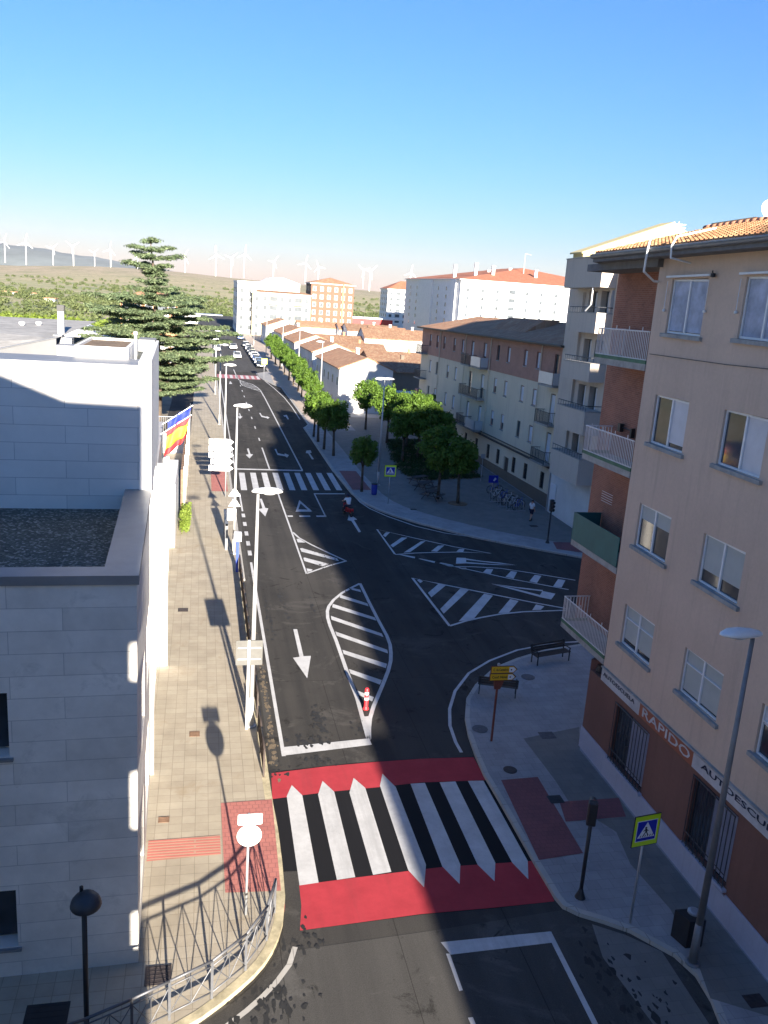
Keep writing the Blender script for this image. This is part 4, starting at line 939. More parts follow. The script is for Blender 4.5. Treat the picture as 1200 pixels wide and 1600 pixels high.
# roof
m = MB(); ez = 13.35
m.poly([(27.3, YC-.4, ez), (27.3, YE+.4, ez), (33.5, YE-5.0, ez+1.75), (33.5, YC+7.0, ez+1.75)][::-1])
m.poly([(27.3, YE+.4, ez), (44.6, YE+.4, ez), (33.5, YE-5.0, ez+1.75)][::-1]); m.poly([(27.3, YC-.4, ez), (33.5, YC+7.0, ez+1.75), (44, YC-.4, ez)][::-1])
m.poly([(33.5, YC+7.0, ez+1.75), (33.5, YE-5.0, ez+1.75), (44.6, YE+.4, ez), (44, YC-.4, ez)][::-1])
m.build('roof', 'tile_roof', CB, shear=YC)
m = MB(); m.box(27.25, 28.1, YC-.3, YE+.3, ez-.16, ez-.02); m.tube((27.25, YC-.3, ez-.02), (27.25, YE+.3, ez-.02), .09, n=6); m.build('eave', 'brown_plinth', CB, shear=YC)
dm_ = MB(); dm_.extr([(29.2, YC+24, ez+.4), (29.2, YC+14, ez+.4), (31.5, YC+14, ez+1.9), (31.5, YC+24, ez+1.9)], (1.6, 0, 0)); dm_.build('roof_dormer', 'tile_roof', CB, shear=YC)
for s in (5.0, 18.3, 26.8, 37.2): MB().tube((27.85, YC+s, 3.8), (27.85, YC+s, 13.2), .05, n=6).build('down_pipe', 'cream_stucco', CB, shear=YC)
MB().box(27.5, 28.0, YE-1.2, YE+.1, 3.9, 5.4).build('wall_box', 'red_trim', CB, shear=YC)
# ================================================================ INVENTED BLOCKS BEHIND THE VIEWPOINT (unseen, shaped to cast the shadows in view)
vb = thing('shadow_block', (-8, -8, 0), 'invented cream block just behind the viewpoint, shaped to cast the left shadows', 'building')
m = MB(); m.box(-26, .10, -14, -1.2, 0, 16.0); m.box(-26, .52, -14, -1.2, 16.0, 18.6)
m.extr([(-26, -1.2, 18.6), (.52, -1.2, 18.6), (.52, -1.2, 19.85), (-1.7, -1.2, 19.9), (-5, -1.2, 21.2), (-26, -1.2, 21.4)], (0, -12.8, 0))
m.build('wall', 'cream_stucco', vb)
for z0, z1 in ((10.55, 12.65), (6.75, 8.85), (2.5, 5.5), (13.75, 15.2)): MB().box(-6, .42, -1.9, -.9, z0, z1).build('balcony', 'concrete', vb)  # added slabs that break the cast shadow edge into slivers
vc = thing('shadow_block', (20, -20, 0), 'invented stepped block behind the viewpoint, shaped to shadow the right side', 'building')
m = MB(); m.box(9.6, 60, -34, -12, 0, 10.6); m.box(10.9, 60, -34, -12, 10.6, 12.2); m.box(12.6, 60, -34, -12, 12.2, 15.0)
m.box(14.6, 60, -34, -12, 15, 26.0); m.extr([(14.6, -12, 26), (60, -12, 26), (60, -12, 30), (29, -12, 29.8), (18.8, -12, 28.2)], (0, -22, 0)); m.build('wall', 'taupe_stucco', vc)  # unseen block, its steps and gable follow the wanted shadow outline

# ================================================================ WHITE HOUSE ROW
def house(name_label, x0, x1, y0, y1, h, rise, wall='white_render', roof='tile_roof', y_ref=100, ridge='y', group=None, chim=True, wins=True, cat='house', street=True, over=.35):
    t = thing('house', ((x0+x1)/2, (y0+y1)/2, 0), name_label, cat, group)
    m = MB(); m.box(x0, x1, y0, y1, -.5, h); xm = (x0+x1)/2; ym = (y0+y1)/2; r = h+rise
    if ridge == 'y':
        m.extr([(x0, y0, h), (x1, y0, h), (xm, y0, r)], (0, y1-y0, 0))
    else: m.extr([(x0, y0, h), (x0, y1, h), (x0, ym, r)], (x1-x0, 0, 0))
    m.build('wall', wall, t, shear=y_ref)
    q = MB(); o = over; th = .14
    if ridge == 'y':
        sl = rise/((x1-x0)/2)
        q.extr([(x0-o, y0-.12, h-o*sl+.03), (xm, y0-.12, r+.03), (xm, y0-.12, r+.03+th), (x0-o, y0-.12, h-o*sl+.03+th)], (0, y1-y0+.24, 0))
        q.extr([(x1+o, y0-.12, h-o*sl+.03), (xm, y0-.12, r+.03), (xm, y0-.12, r+.03+th), (x1+o, y0-.12, h-o*sl+.03+th)][::-1], (0, y1-y0+.24, 0))
    else:
        sl = rise/((y1-y0)/2)
        q.extr([(x0-.12, y0-o, h-o*sl+.03), (x0-.12, ym, r+.03), (x0-.12, ym, r+.03+th), (x0-.12, y0-o, h-o*sl+.03+th)], (x1-x0+.24, 0, 0))
        q.extr([(x0-.12, y1+o, h-o*sl+.03), (x0-.12, ym, r+.03), (x0-.12, ym, r+.03+th), (x0-.12, y1+o, h-o*sl+.03+th)][::-1], (x1-x0+.24, 0, 0))
    ro = q.build('roof', roof, t, shear=y_ref)
    if chim:
        c = MB(); c.box(xm+.6, xm+1.1, ym-.3, ym+.3, h, r+.7); c.box(xm+.52, xm+1.18, ym-.38, ym+.38, r+.7, r+.82); c.build('chimney', wall, ro, shear=y_ref)
    if wins and ridge == 'y':
        k = 0; yy = y0+2.2
        while yy < y1-1.5:
            for z in (.9+.2, 3.9):
                f = MB().box(x0-.03, x0+.02, yy-.45, yy+.45, z, z+1.2).build('window', 'alu_white' if (k % 3 == 0) else 'galv', t, shear=y_ref)
                MB().box(x0-.045, x0-.032, yy-.38, yy+.38, z+.07, z+1.13).build('pane', 'glass_far', f, shear=y_ref)
            k += 1; yy += 4.4
        mm = MB(); mm.tube((x0-.06, y0+.25, 0), (x0-.06, y0+.25, h-.2), .06, n=6); mm.build('down_pipe', 'galv', t, shear=y_ref)
    return t
HR = 'white houses in the row along the right pavement'
house('nearest white gabled house of the street row, behind the plaza trees', 18.3, 25.6, 116, 142, 6.4, 1.45, group=HR)
house('second white house of the street row, behind the nearest gabled one', 18.6, 26.2, 148.5, 170.5, 6.7, 1.5, group=HR)
house('third white house of the street row, with the tall lamp in front', 18.3, 26.5, 176, 203, 6.9, 1.6, group=HR)
house('fourth white house of the street row, next but one to the cream flats', 18.6, 27, 208, 236, 7.3, 1.7, group=HR)
house('fifth and farthest white house of the street row, beside the cream flats', 17.0, 27, 240, 262, 8.2, 1.8, group=HR)
dt_ = MB(); dt_.box(18.21, 18.28, 133, 134.0, .1, 2.2); setp(dt_.build('house_door', 'frame_dark', None, (18.2, 133.5, 0)), 'dark street door on the nearest white house', 'door')
lo_ = thing('side_annex', (27.5, 118, 0), 'low white annex wall joined to the right of the nearest gabled house', 'wall')
MB().box(25.65, 29.4, 116.6, 120, 0, 3.0).build('wall', 'white_render', lo_)
wl = thing('garden_wall', (33, 114.8, 0), 'long low white garden wall left of the cream block', 'wall')
MB().box(29.5, 40, 114.6, 114.9, 0, 1.7).build('wall', 'white_render', wl)
BK = 'low tiled houses behind the white row'
def hh(label, px, py, h, w_, d_, rise, wall='white_render', roof='tile_roof_x', ridge='x', cen=0.5, chim=True):
    """place a low house so that its near eave middle stands at the given measured spot"""
    X, Y, _ = G(px, py, h)
    return house(label, X-w_*cen, X+w_*(1-cen), Y, Y+d_, h+.02*(Y-100), rise, wall, roof, 100, ridge, BK, chim, False, over=.4)
hh('long dark shaded garage with a pale tiled roof beside the cream block', 632, 582, 4.2, 11, 12, 1.6, 'brown_plinth')
hh('low ochre walled house with tiled roof behind the garage', 640, 566, 4.6, 15, 9, 1.3, 'orange_stucco')
hh('white walled low house with flat tiled roof between the chimneys', 612, 560, 4.4, 12, 7, 1.0, 'white_render')
hh('white block house with a grey hipped roof, right of the palm', 611, 525, 6.5, 9, 12, 1.7, 'white_wall', 'tile_roof')
hh('long white house with an orange roof next to the brick end of the cream block', 645, 532, 6.3, 22, 10, 2.0, 'white_render')
hh('house with a brown ridge roof left of the white block house', 585, 519, 6.2, 14, 12, 1.6, 'white_render')
hh('small house with a tiled roof just right of the palm', 565, 517, 6, 12, 10, 1.5, 'white_render', 'tile_roof')
hh('low tiled shed between the palm and the white row', 560, 547, 4.2, 12, 8, 1.2, 'orange_stucco')
hh('low reddish tiled house behind the second white house', 535, 535, 5, 12, 8, 1.3, 'orange_stucco')
hh('low flat white terrace house behind the palm', 575, 536, 3.6, 24, 2, .3, 'white_wall', 'tile_roof_x', chim=False)
hh('small brown roofed house in front of the brick tower', 500, 512, 6, 12, 8, 1.4, 'white_render', 'tile_roof')
rs = thing('red_shed', G(575, 509, 0), 'red walled shed with a pale flat roof at the edge of the fields', 'shed')
X, Y, _ = G(575, 509, 0); MB().box(X-12, X+12, Y, Y+8, -1, 3.2).build('wall', 'red_shed', rs); MB().box(X-13, X+24, Y-.6, Y+8.6, 3.2, 3.9).build('roof', 'white_wall', rs)

# ================================================================ APARTMENT BLOCKS
def apt(label, x0, x1, y0, y1, h, wall, roof, cols, floors, side_cols=0, z0=2.2, fh=2.95, roofrise=2.2, wmat='glass_far', wsz=(1.1, 1.4), balc=(), roofkind='hip', side='l', extra=None, over=.5, frame='alu_white'):
    t = thing('apartment_building', ((x0+x1)/2, (y0+y1)/2, 0), label, 'building')
    MB().box(x0, x1, y0, y1, -8, h).build('wall', wall, t)
    if roofkind == 'hip':
        xm0, xm1 = x0+(x1-x0)*.3, x1-(x1-x0)*.3; ym = (y0+y1)/2; o = over
        if (y1-y0) > (x1-x0):
            a = (x1-x0)*.45; R = [((x0+x1)/2, y0+a, h+roofrise), ((x0+x1)/2, y1-a, h+roofrise)]
        else:
            a = (y1-y0)*.45; R = [(x0+a, ym, h+roofrise), (x1-a, ym, h+roofrise)]
        A_, B_, C2, D_ = (x0-o, y0-o, h), (x1+o, y0-o, h), (x1+o, y1+o, h), (x0-o, y1+o, h)
        m = MB()
        if (y1-y0) > (x1-x0): m.poly([A_, B_, R[0]]); m.poly([B_, C2, R[1], R[0]]); m.poly([C2, D_, R[1]]); m.poly([D_, A_, R[0], R[1]])
        else: m.poly([A_, B_, R[1], R[0]]); m.poly([B_, C2, R[1]]); m.poly([C2, D_, R[0], R[1]]); m.poly([D_, A_, R[0]])
        m.poly([A_, D_, C2, B_]); m.build('roof', roof, t)
        MB().box(x0-o, x1+o, y0-o, y1+o, h-.35, h-.02).build('cornice', 'white_render', t)
    else:
        MB().box(x0-.2, x1+.2, y0-.2, y1+.2, h, h+.5).build('roof', roof, t)
    N = 0; pw = None
    for f in range(floors):
        for c in range(cols):
            xc = x0+(x1-x0)*(c+.5)/cols; z = z0+f*fh
            if c in balc:
                b = MB().box(xc-1.5, xc+1.5, y0-1.1, y0, z-.9, z+.1).build('balcony', 'white_render' if f % 2 else wall, t)
                MB().box(xc-1.2, xc+1.2, y0-.05, y0-.02, z+.1, z+1.5).build('opening', 'glass_far', b); continue
            if pw is None:
                pw = MB().box(-wsz[0]/2-.08, wsz[0]/2+.08, -.06, .02, -.08, wsz[1]+.08).build('window', frame, t, local=True); WL[pw.name] = Vector(); pw.location = Vector((xc, y0, z))-t.location
                MB().box(-wsz[0]/2, wsz[0]/2, -.09, -.065, 0, wsz[1]).build('pane', wmat, pw); p0 = pw
            else:
                pw = p0.copy(); COL.objects.link(pw); pw.location = Vector((xc, y0, z))-t.location
                q_ = p0.children[0].copy(); COL.objects.link(q_); q_.parent = pw
            N += 1
    ps = None
    for f in range(floors):
        for c in range(side_cols):
            if N > 96: break
            yc = y0+(y1-y0)*(c+.5)/side_cols; z = z0+f*fh
            if ps is None:
                ps = MB().box(-.06, .02, -wsz[0]/2-.08, wsz[0]/2+.08, -.08, wsz[1]+.08).build('window', frame, t, local=True); WL[ps.name] = Vector(); ps.location = Vector((x0, yc, z))-t.location
                MB().box(-.09, -.065, -wsz[0]/2, wsz[0]/2, 0, wsz[1]).build('pane', wmat, ps); s0 = ps
            else:
                ps = s0.copy(); COL.objects.link(ps); ps.location = Vector((x0, yc, z))-t.location
                q_ = s0.children[0].copy(); COL.objects.link(q_); q_.parent = ps
            N += 1
    return t
t1 = apt('narrow white apartment block at the far end of the street with a stepped gable', 11.0, 19, 291, 330, 16.3, 'white_wall', 'white_wall', 3, 5, 9, 1.5, 2.9, roofkind='flat')
t2 = apt('cream apartment block facing the street row, beside the brick block', 15.6, 34.2, 286, 290.5, 13.7, 'cream_far', 'tile_roof_x', 7, 5, 0, -.2, 2.8, roofrise=.7, balc=(2, 5))
m = MB(); m.box(19.5, 32, 300, 318, 0, 17.0); m.extr([(19.5, 300, 17.0), (32, 300, 17.0), (26.5, 300, 18.6), (22, 300, 18.4)], (0, 18, 0)); m.build('upper_gable', 'white_wall', t1)
t3 = apt('brick apartment tower with tiled hip roof at the end of the row', 40.0, 56.5, 335, 352, 18.0, 'brick_far', 'tile_roof', 6, 6, 3, .6, 2.9, roofrise=2.3, wmat='glass_far', wsz=(1.1, 1.5), balc=(), frame='sign_back')
MB().box(51.9, 52.5, 334.2, 335, 0, 18).build('balcony_stack', 'orange_stucco', t3)
t5 = apt('white apartment block with a red hip roof behind the big white one', 97, 128, 466, 486, 18.2, 'white_wall', 'tile_roof_red', 8, 6, 4, 0.5, 2.9, roofrise=4.5, balc=(1, 5), wsz=(1.5, 1.5))
t4 = apt('large white apartment block with an orange-red roof above the cream block', 91.5, 160, 311, 400, 22.9, 'white_wall', 'tile_roof_red', 12, 5, 0, 6.6, 3.0, roofrise=6.5, over=.7, wsz=(1.0, 1.3), balc=(3,))
s0 = None
for f in range(6):
    for c in range(7):
        z = 3.6+f*3.0; yc = 318+c*12
        if s0 is None:
            s0 = MB().box(-.06, .02, -.7, .7, 0, 1.4).build('side_window', 'glass_far', t4, local=True); WL[s0.name] = Vector(); s0.location = Vector((91.5, yc, z))-t4.location
        else: q_ = s0.copy(); COL.objects.link(q_); q_.location = Vector((91.5, yc, z))-t4.location
MB().box(90.6, 91.5, 315, 322, 0, 22.5).build('bay', 'white_wall', t4); MB().box(90.9, 91.5, 350, 372, 0, 22.5).build('bay', 'white_wall', t4)
rr = random.Random(9)
for i in range(11):
    x = 95+i*5.8; y = 322+rr.uniform(0, 26); m = MB(); hgt = 26+rr.uniform(.6, 2.2); m.box(x, x+1.1, y, y+1.1, 22.9, hgt+1); m.box(x-.15, x+1.25, y-.15, y+1.25, hgt+1, hgt+1.25); m.build('chimney', 'white_wall', t4)
t6 = apt('orange apartment block half hidden behind the cedar', -14.5, -4.5, 165, 185, 12.3, 'orange_stucco', 'tile_roof', 5, 4, 0, 1.2, 2.9, roofrise=1.8, balc=(3,))
t7 = house('broad white gabled hall behind the slim chimney', -16.8, -10.2, 96, 110, 9.4, 1.1, 'white_wall', 'white_wall', 100, 'y', None, False, False, cat='hall')
mst = MB(); mst.tube((122, 330, 23), (122, 330, 34.5), .22, .12); mst.tube((122, 330, 34.4), (124.5, 330, 34.0), .12)
setp(mst.build('lamp_mast', 'galv', None, (122, 330, 23)), 'tall thin lamp mast rising above the orange-red roof', 'lamp mast')
for i, (px, lab) in enumerate(((20, 'small white far farm building, leftmost in the fields'), (68, 'tiny white field hut left of the slim chimney'))):
    X, Y, Z = G(px+10, 466 if i == 0 else 477, -9.5); m = thing('farm_building', (X, Y, Z), lab, 'farm building', 'white farm buildings in the fields')
    MB().box(X-(15 if i == 0 else 3.5), X+(15 if i == 0 else 3.5), Y, Y+12, Z-3, Z+4.5).build('wall', 'white_wall', m); MB().box(X-(16 if i == 0 else 4), X+(16 if i == 0 else 4), Y-.5, Y+12.5, Z+4.5, Z+5.2).build('roof', 'tile_roof', m)

# ================================================================ COUNTRYSIDE
def ridge_z(az):  # skyline height read off the photo against the horizontal, by direction x/y
    xs = [-.6, -.29, -.20, -.12, -.04, .04, .17, .25, .6]; zs = [14, 12, 16, 28, 31, 24, 17, 14, 10]
    return float(np.interp(az, xs, zs))
def tz(x, y):
    base = -.018*max(0, y-180) if y < 600 else -7.6
    base = max(base, -7.6) if y < 600 else base
    if y < 200: base = -.10
    az = x/max(y, 1)
    t = min(1, max(0, (y-900)/1500.0)); t = t*t*(3-2*t)
    z = base + t*(ridge_z(az)-base)
    z += (sin(x*.006+y*.004)*2.2+sin(x*.013-y*.009)*1.2)*min(1, max(0, (y-700)/600.0))*(1-.65*t)
    if y > 2400: z -= (y-2400)*.03
    return z
ys = list(np.concatenate([np.linspace(-80, 160, 5), np.linspace(200, 700, 12), np.linspace(760, 2600, 34), np.linspace(2800, 5000, 4)])); nx = 90
vs = []; fs = []
for j, y in enumerate(ys):
    for i in range(nx+1):
        f = i/nx*2-1; x = f*(260+abs(y)*1.15)+y*.2
        z = tz(x, y)
        if y < 170: z = -.06
        vs.append((x, y, z if y >= 170 else -.08))
for j in range(len(ys)-1):
    for i in range(nx):
        a = j*(nx+1)+i; fs.append((a, a+1, a+nx+2, a+nx+1))
tm = MB(); tm.add(vs, fs); to = tm.build('terrain', 'terrain', None, smooth=True); st(to)
# distant blue mountain
vs = []; fs = []; pts = [(-6200, 560), (-4800, 520), (-3600, 430), (-2700, 350), (-2000, 290), (-1300, 215), (-600, 130), (0, 60), (500, 20), (1500, -40), (2600, -80)]
mm = MB(); n_ = 90
for i in range(n_+1):
    x = -6200+8800*i/n_; h = float(np.interp(x, [p[0] for p in pts], [p[1] for p in pts])); h += 9*sin(i*.9)+6*sin(i*2.3)
    for (dy, k) in ((0, -.25), (700, .35), (1500, .8), (2300, 1.0), (3600, .3)): vs.append((x*(1+dy/12000), 11500+dy, h*k-60*(1-k)))
for i in range(n_):
    for k in range(4): a = i*5+k; fs.append((a, a+5, a+6, a+1))
mm.add(vs, fs); st(mm.build('mountains', 'mountain', None, smooth=True))

wb_ = thing('farm_building', (4, 436, -5), 'low white building where the street ends among trees', 'building'); MB().box(-10, 9, 434, 446, -8, -.6).build('wall', 'white_wall', wb_); MB().box(-10.5, 9.5, 433.5, 446.5, -.6, .1).build('roof', 'galv', wb_)
# wind turbines
def turbine_proto():
    t = thing('wind_turbine', (0, 0, 0), 'white wind turbine', 'wind turbine', 'wind turbines along the ridge')
    MB().tube((0, 0, -10), (0, 0, 48), 1.7, 1.0, n=10).build("tower", 'white_metal', t, smooth=True)
    MB().cbox((0, -.6, 48.6), (2.4, 6, 2.4)).build('nacelle', 'white_metal', t)
    r = MB()
    for k in range(3):
        a = pi/2+k*2*pi/3; dx, dz = cos(a), sin(a); px_, pz_ = -dz, dx
        r.add([(dx*1-px_*.9, -4.2, 48.6+dz*1-pz_*.9), (dx*1+px_*.9, -4.0, 48.6+dz*1+pz_*.9), (dx*7+px_*1.9, -4.0, 48.6+dz*7+pz_*1.9), (dx*24, -4.1, 48.6+dz*24), (dx*23.5-px_*.5, -4.2, 48.6+dz*23.5-pz_*.5),
               (dx*1-px_*.9, -3.8, 48.6+dz*1-pz_*.9), (dx*1+px_*.9, -3.6, 48.6+dz*1+pz_*.9), (dx*7+px_*1.9, -3.7, 48.6+dz*7+pz_*1.9), (dx*24, -3.95, 48.6+dz*24), (dx*23.5-px_*.5, -3.9, 48.6+dz*23.5-pz_*.5)],
              [(0, 1, 2, 3, 4), (9, 8, 7, 6, 5), (0, 5, 6, 1), (1, 6, 7, 2), (2, 7, 8, 3), (3, 8, 9, 4), (4, 9, 5, 0)])
    r.build('rotor', 'white_metal', t); MB().cbox((0, -4.2, 48.6), (1.6, 1.6, 1.6)).build('hub', 'white_metal', t)
    return t
TP = [(8, 405, 378, 'first from the left edge'), (41, 408, 379, 'second from the left'), (83, 410, 388, 'third from the left'), (115, 413, 385, 'fourth from the left, rather tall'), (148, 415, 395, 'fifth from the left, rather short'), (173, 417, 390, 'sixth from the left'),
      (215, 419, 400, 'just left of the cedar top'), (289, 427, 401, 'just right of the cedar'), (337, 428, 398, 'first of three between cedar and white flats'), (361, 428, 403, 'middle of three between cedar and white flats'), (381, 428, 397, 'last of three before the white flats'),
      (427, 432, 409, 'above the white flats'), (477, 438, 411, 'left of the brick tower'), (497, 440, 417, 'over the left corner of the brick tower'), (567, 446, 422, 'first right of the brick tower'), (577, 452, 424, 'second right of the brick tower'), (640, 452, 426, 'over the red roofed white block')]
tp = turbine_proto()
for i, (x, yb, yh, lab) in enumerate(TP):
    d = fw + (x-600)/FPX*ax - (yb-800)/FPX*ay
    Y = 2300.0 if i % 2 == 0 else 2250.0
    k = Y/d[1]; p = CC + d*k; d2 = fw + (x-600)/FPX*ax - (yh-800)/FPX*ay; hz = (CC+d2*(Y/d2[1]))[2]-p[2]
    sc = hz/48.6; L = 'white wind turbine on the ridge, '+lab
    o = tp if i == 0 else dup(tp)
    o.location = (float(p[0]), Y, float(p[2])); o.scale = (sc,)*3; o.rotation_euler = (0, 0, random.uniform(-.5, .5)); o['label'] = L
    for c_ in o.children:
        if c_.name.startswith('rotor'):
            a = random.uniform(0, 2.1); c_.rotation_euler = (0, a, 0); c_.location = (48.6*-sin(a), 0, 48.6*(1-cos(a)))

# ================================================================ FOLIAGE
def leaves(n, centers, rads, size, rng, flat=0.0, elong=1.0, sag=0.0):
    """n small leaf quads scattered in ellipsoidal clumps -> arrays of verts"""
    ci = rng.integers(0, len(centers), n); c = centers[ci]; r = rads[ci]
    u = rng.normal(size=(n, 3)); u /= np.linalg.norm(u, axis=1)[:, None]; rad = rng.random(n)**.4
    p = c + u*r*rad[:, None]
    nrm = u + rng.normal(size=(n, 3))*.7; nrm[:, 2] += .4 + flat*3; nrm /= np.linalg.norm(nrm, axis=1)[:, None]
    t = np.cross(nrm, rng.normal(size=(n, 3))); t /= np.linalg.norm(t, axis=1)[:, None]; b = np.cross(nrm, t)
    s = size*(.6+.8*rng.random(n))[:, None]
    v = np.stack([p-t*s*elong-b*s*.5, p+t*s*elong*.2-b*s*.7, p+t*s*elong+b*s*.5, p-t*s*elong*.2+b*s*.7], axis=1).reshape(-1, 3)
    return v
def leaf_object(name, v, mat, parent, loc=None, kind=None):
    n = len(v)//4; me = bpy.data.meshes.new(name)
    off = np.array(WL.get(parent.name, Vector())) if parent is not None else np.array(loc if loc is not None else (0, 0, 0))
    v = (v-off).astype(np.float32)
    me.vertices.add(len(v)); me.vertices.foreach_set('co', v.ravel()); me.loops.add(n*4); me.loops.foreach_set('vertex_index', np.arange(n*4, dtype=np.int32))
    me.polygons.add(n); me.polygons.foreach_set('loop_start', np.arange(0, n*4, 4, dtype=np.int32)); me.polygons.foreach_set('loop_total', np.full(n, 4, dtype=np.int32))
    me.update(); me.materials.append(MATS[mat]); o = bpy.data.objects.new(name, me); COL.objects.link(o)
    if parent is not None: o.parent = parent
    else: o.location = off
    WL[o.name] = Vector(off)
    if kind: o['kind'] = kind
    return o
def street_tree(seed, rx, rz, zc, th, n=4200, mat='leaf_street', bark='bark'):
    rng = np.random.default_rng(seed); t = thing('street_tree', (0, 0, 0), 'tree', 'tree')
    k = 70; u = rng.normal(size=(k, 3)); u /= np.linalg.norm(u, axis=1)[:, None]; rr_ = rng.random(k)**.33
    c = u*rr_[:, None]*np.array([rx*.82, rx*.82, rz*.82]) + np.array([0, 0, zc]); c[:, 2] = np.maximum(c[:, 2], zc-rz*.75)
    r = np.stack([rx*rng.uniform(.16, .30, k)]*2+[rx*rng.uniform(.16, .34, k)], axis=1)
    leaf_object('crown', leaves(n, c, r, .085, rng, elong=1.5), mat, t)
    m = MB(); lean = Vector((rng.uniform(-.12, .12), rng.uniform(-.12, .12), 0)); f = Vector((0, 0, th))+lean
    m.tube((0, 0, 0), lean*.5+Vector((0, 0, th*.5)), .15, .12, n=9); m.tube(lean*.5+Vector((0, 0, th*.5)), f, .12, .11, n=9)
    for j in range(7):
        a = j*.9+rng.uniform(0, .5); m.tube(f, f+Vector((cos(a)*rx*.5, sin(a)*rx*.5, (zc-th)+rng.uniform(-.1, .7))), .07, .02, n=6)
    m.build('trunk', bark, t, smooth=True); return t
protos = [street_tree(1, 1.75, 1.6, 3.8, 2.3, 5200), street_tree(2, 2.0, 1.7, 3.95, 2.3, 6000), street_tree(3, 1.55, 1.6, 3.9, 2.4, 4600), street_tree(4, 2.2, 1.95, 4.3, 2.4, 7000)]
used = set()
def put_tree(k, x, y, sc, rz, lab, grp, z=KZ):
    if k not in used: o = protos[k]; used.add(k)
    else: o = dup(protos[k])
    o.location = (x, y, z); o.rotation_euler = (0, 0, rz); o.scale = (sc, sc, sc); o['label'] = lab; o['group'] = grp
GR = 'round clipped trees along the right pavement'; GP = 'round clipped trees in the plaza'
b = lambda x, y: G(x, y, KZ)
x, y, _ = b(521, 712); put_tree(1, x, y, 1.02, .3, 'nearest round tree of the kerb row, in front of the white gable', GR)
x, y, _ = b(506, 702); put_tree(0, x, y, 1.0, 1.3, 'round tree right behind the nearest one of the kerb row', GR)
x, y, _ = b(497, 690); put_tree(2, x, y, 1.05, 2.3, 'third round tree of the kerb row, leftmost of the near cluster', GR)
x, y, _ = b(490, 682); put_tree(1, x, y, .92, 3.3, 'round tree hidden behind the near cluster of the kerb row', GR)
x, y, _ = b(565, 768); put_tree(2, x, y, .88, 4.3, 'small dark round tree by the kerb above the zebra crossing', GR)
for i, (yy, k, sc, lab) in enumerate(((118, 0, .9, 'first small tree beyond the gap in the kerb row'), (123.5, 1, .92, 'second tree beyond the gap in the kerb row'), (131, 3, .8, 'third tree beyond the gap in the kerb row'), (138, 2, 1.0, 'fourth tree beyond the gap in the kerb row'),
                       (146, 1, .95, 'fifth tree beyond the gap in the kerb row'), (154, 0, 1.05, 'sixth tree beyond the gap in the kerb row'), (163, 3, .85, 'seventh tree beyond the gap in the kerb row'), (173, 1, 1.0, 'eighth tree beyond the gap in the kerb row'), (184, 2, 1.1, 'ninth tree beyond the gap in the kerb row'), (196, 0, 1.1, 'farthest tree of the kerb row'))):
    put_tree(k, 14.9+(.25 if i > 2 else 0), yy, sc, i*1.1, lab, GR)
for (px, py, k, sc, rz_, lab) in ((571, 671, 3, 1.0, .2, 'tall sunlit round tree in front of the white gable wall'), (604, 692, 3, 1.05, 1.2, 'broad tree under the double lamp head'), (634, 700, 3, 1.0, 2.2, 'half sunlit tree right of the double lamp'),
                                  (652, 716, 3, 1.1, 3.0, 'big dark tree in the middle of the plaza'), (672, 728, 3, 1.0, .9, 'dark tree beside the cream building'), (628, 722, 1, 1.0, 1.9, 'dark tree behind the lime bordered sign'), (660, 700, 3, 1.0, 2.4, 'tree with lit top nearest the cream building corner')):
    x, y, _ = b(px, py); put_tree(k, x, y, sc, rz_, lab, GP)
x, y, _ = b(684, 779); put_tree(3, x, y, 1.0, .5, 'dark tree standing behind the picnic benches', GP)
x, y, _ = b(715, 787); put_tree(2, x, y, 1.0, 2.5, 'small dark tree in a soil ring near the bicycle racks', GP)
s_ = MB().lathe([(.8, 0), (.8, .03), (.7, .05)], (x, y, KZ+.002), 20); setp(s_.build('tree_pit', 'soil', None, (x, y, KZ)), 'round soil tree pit around the small dark tree', 'tree pit')
# lawn and ground cover of the plaza
gl = flat('plaza_lawn', [G(px, py, KZ)[:2] for px, py in ((606, 688), (612, 715), (628, 738), (650, 751), (752, 747), (722, 718), (690, 696), (655, 688))], 'soil', KZ+.008)
rng = np.random.default_rng(11); LP = [G(px, py, KZ)[:2] for px, py in ((606, 688), (612, 715), (628, 738), (650, 751), (752, 747), (722, 718), (690, 696), (655, 688))]
def inpoly(x, y, P):
    c = False; j = len(P)-1
    for i in range(len(P)):
        if (P[i][1] > y) != (P[j][1] > y) and x < (P[j][0]-P[i][0])*(y-P[i][1])/(P[j][1]-P[i][1])+P[i][0]: c = not c
        j = i
    return c
cs = []
while len(cs) < 900:
    x = rng.uniform(15, 30); y = rng.uniform(70, 110)
    if inpoly(x, y, LP): cs.append((x, y, KZ+.12))
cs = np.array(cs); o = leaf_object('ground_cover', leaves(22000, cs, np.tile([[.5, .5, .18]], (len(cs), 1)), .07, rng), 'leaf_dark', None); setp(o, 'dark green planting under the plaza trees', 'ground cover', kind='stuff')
# hedge in the shaded yard behind
hx, hy, _ = G(632, 606, 0); cs = np.stack([rng.uniform(31, 39, 200), rng.uniform(115.6, 117.5, 200), rng.uniform(.5, 2.2, 200)], 1)
o = leaf_object('hedge', leaves(6000, cs, np.tile([[.5, .5, .5]], (200, 1)), .12, rng), 'leaf_dark', None, (35, 116.5, 0)); setp(o, 'dark hedge behind the low white garden wall', 'hedge')

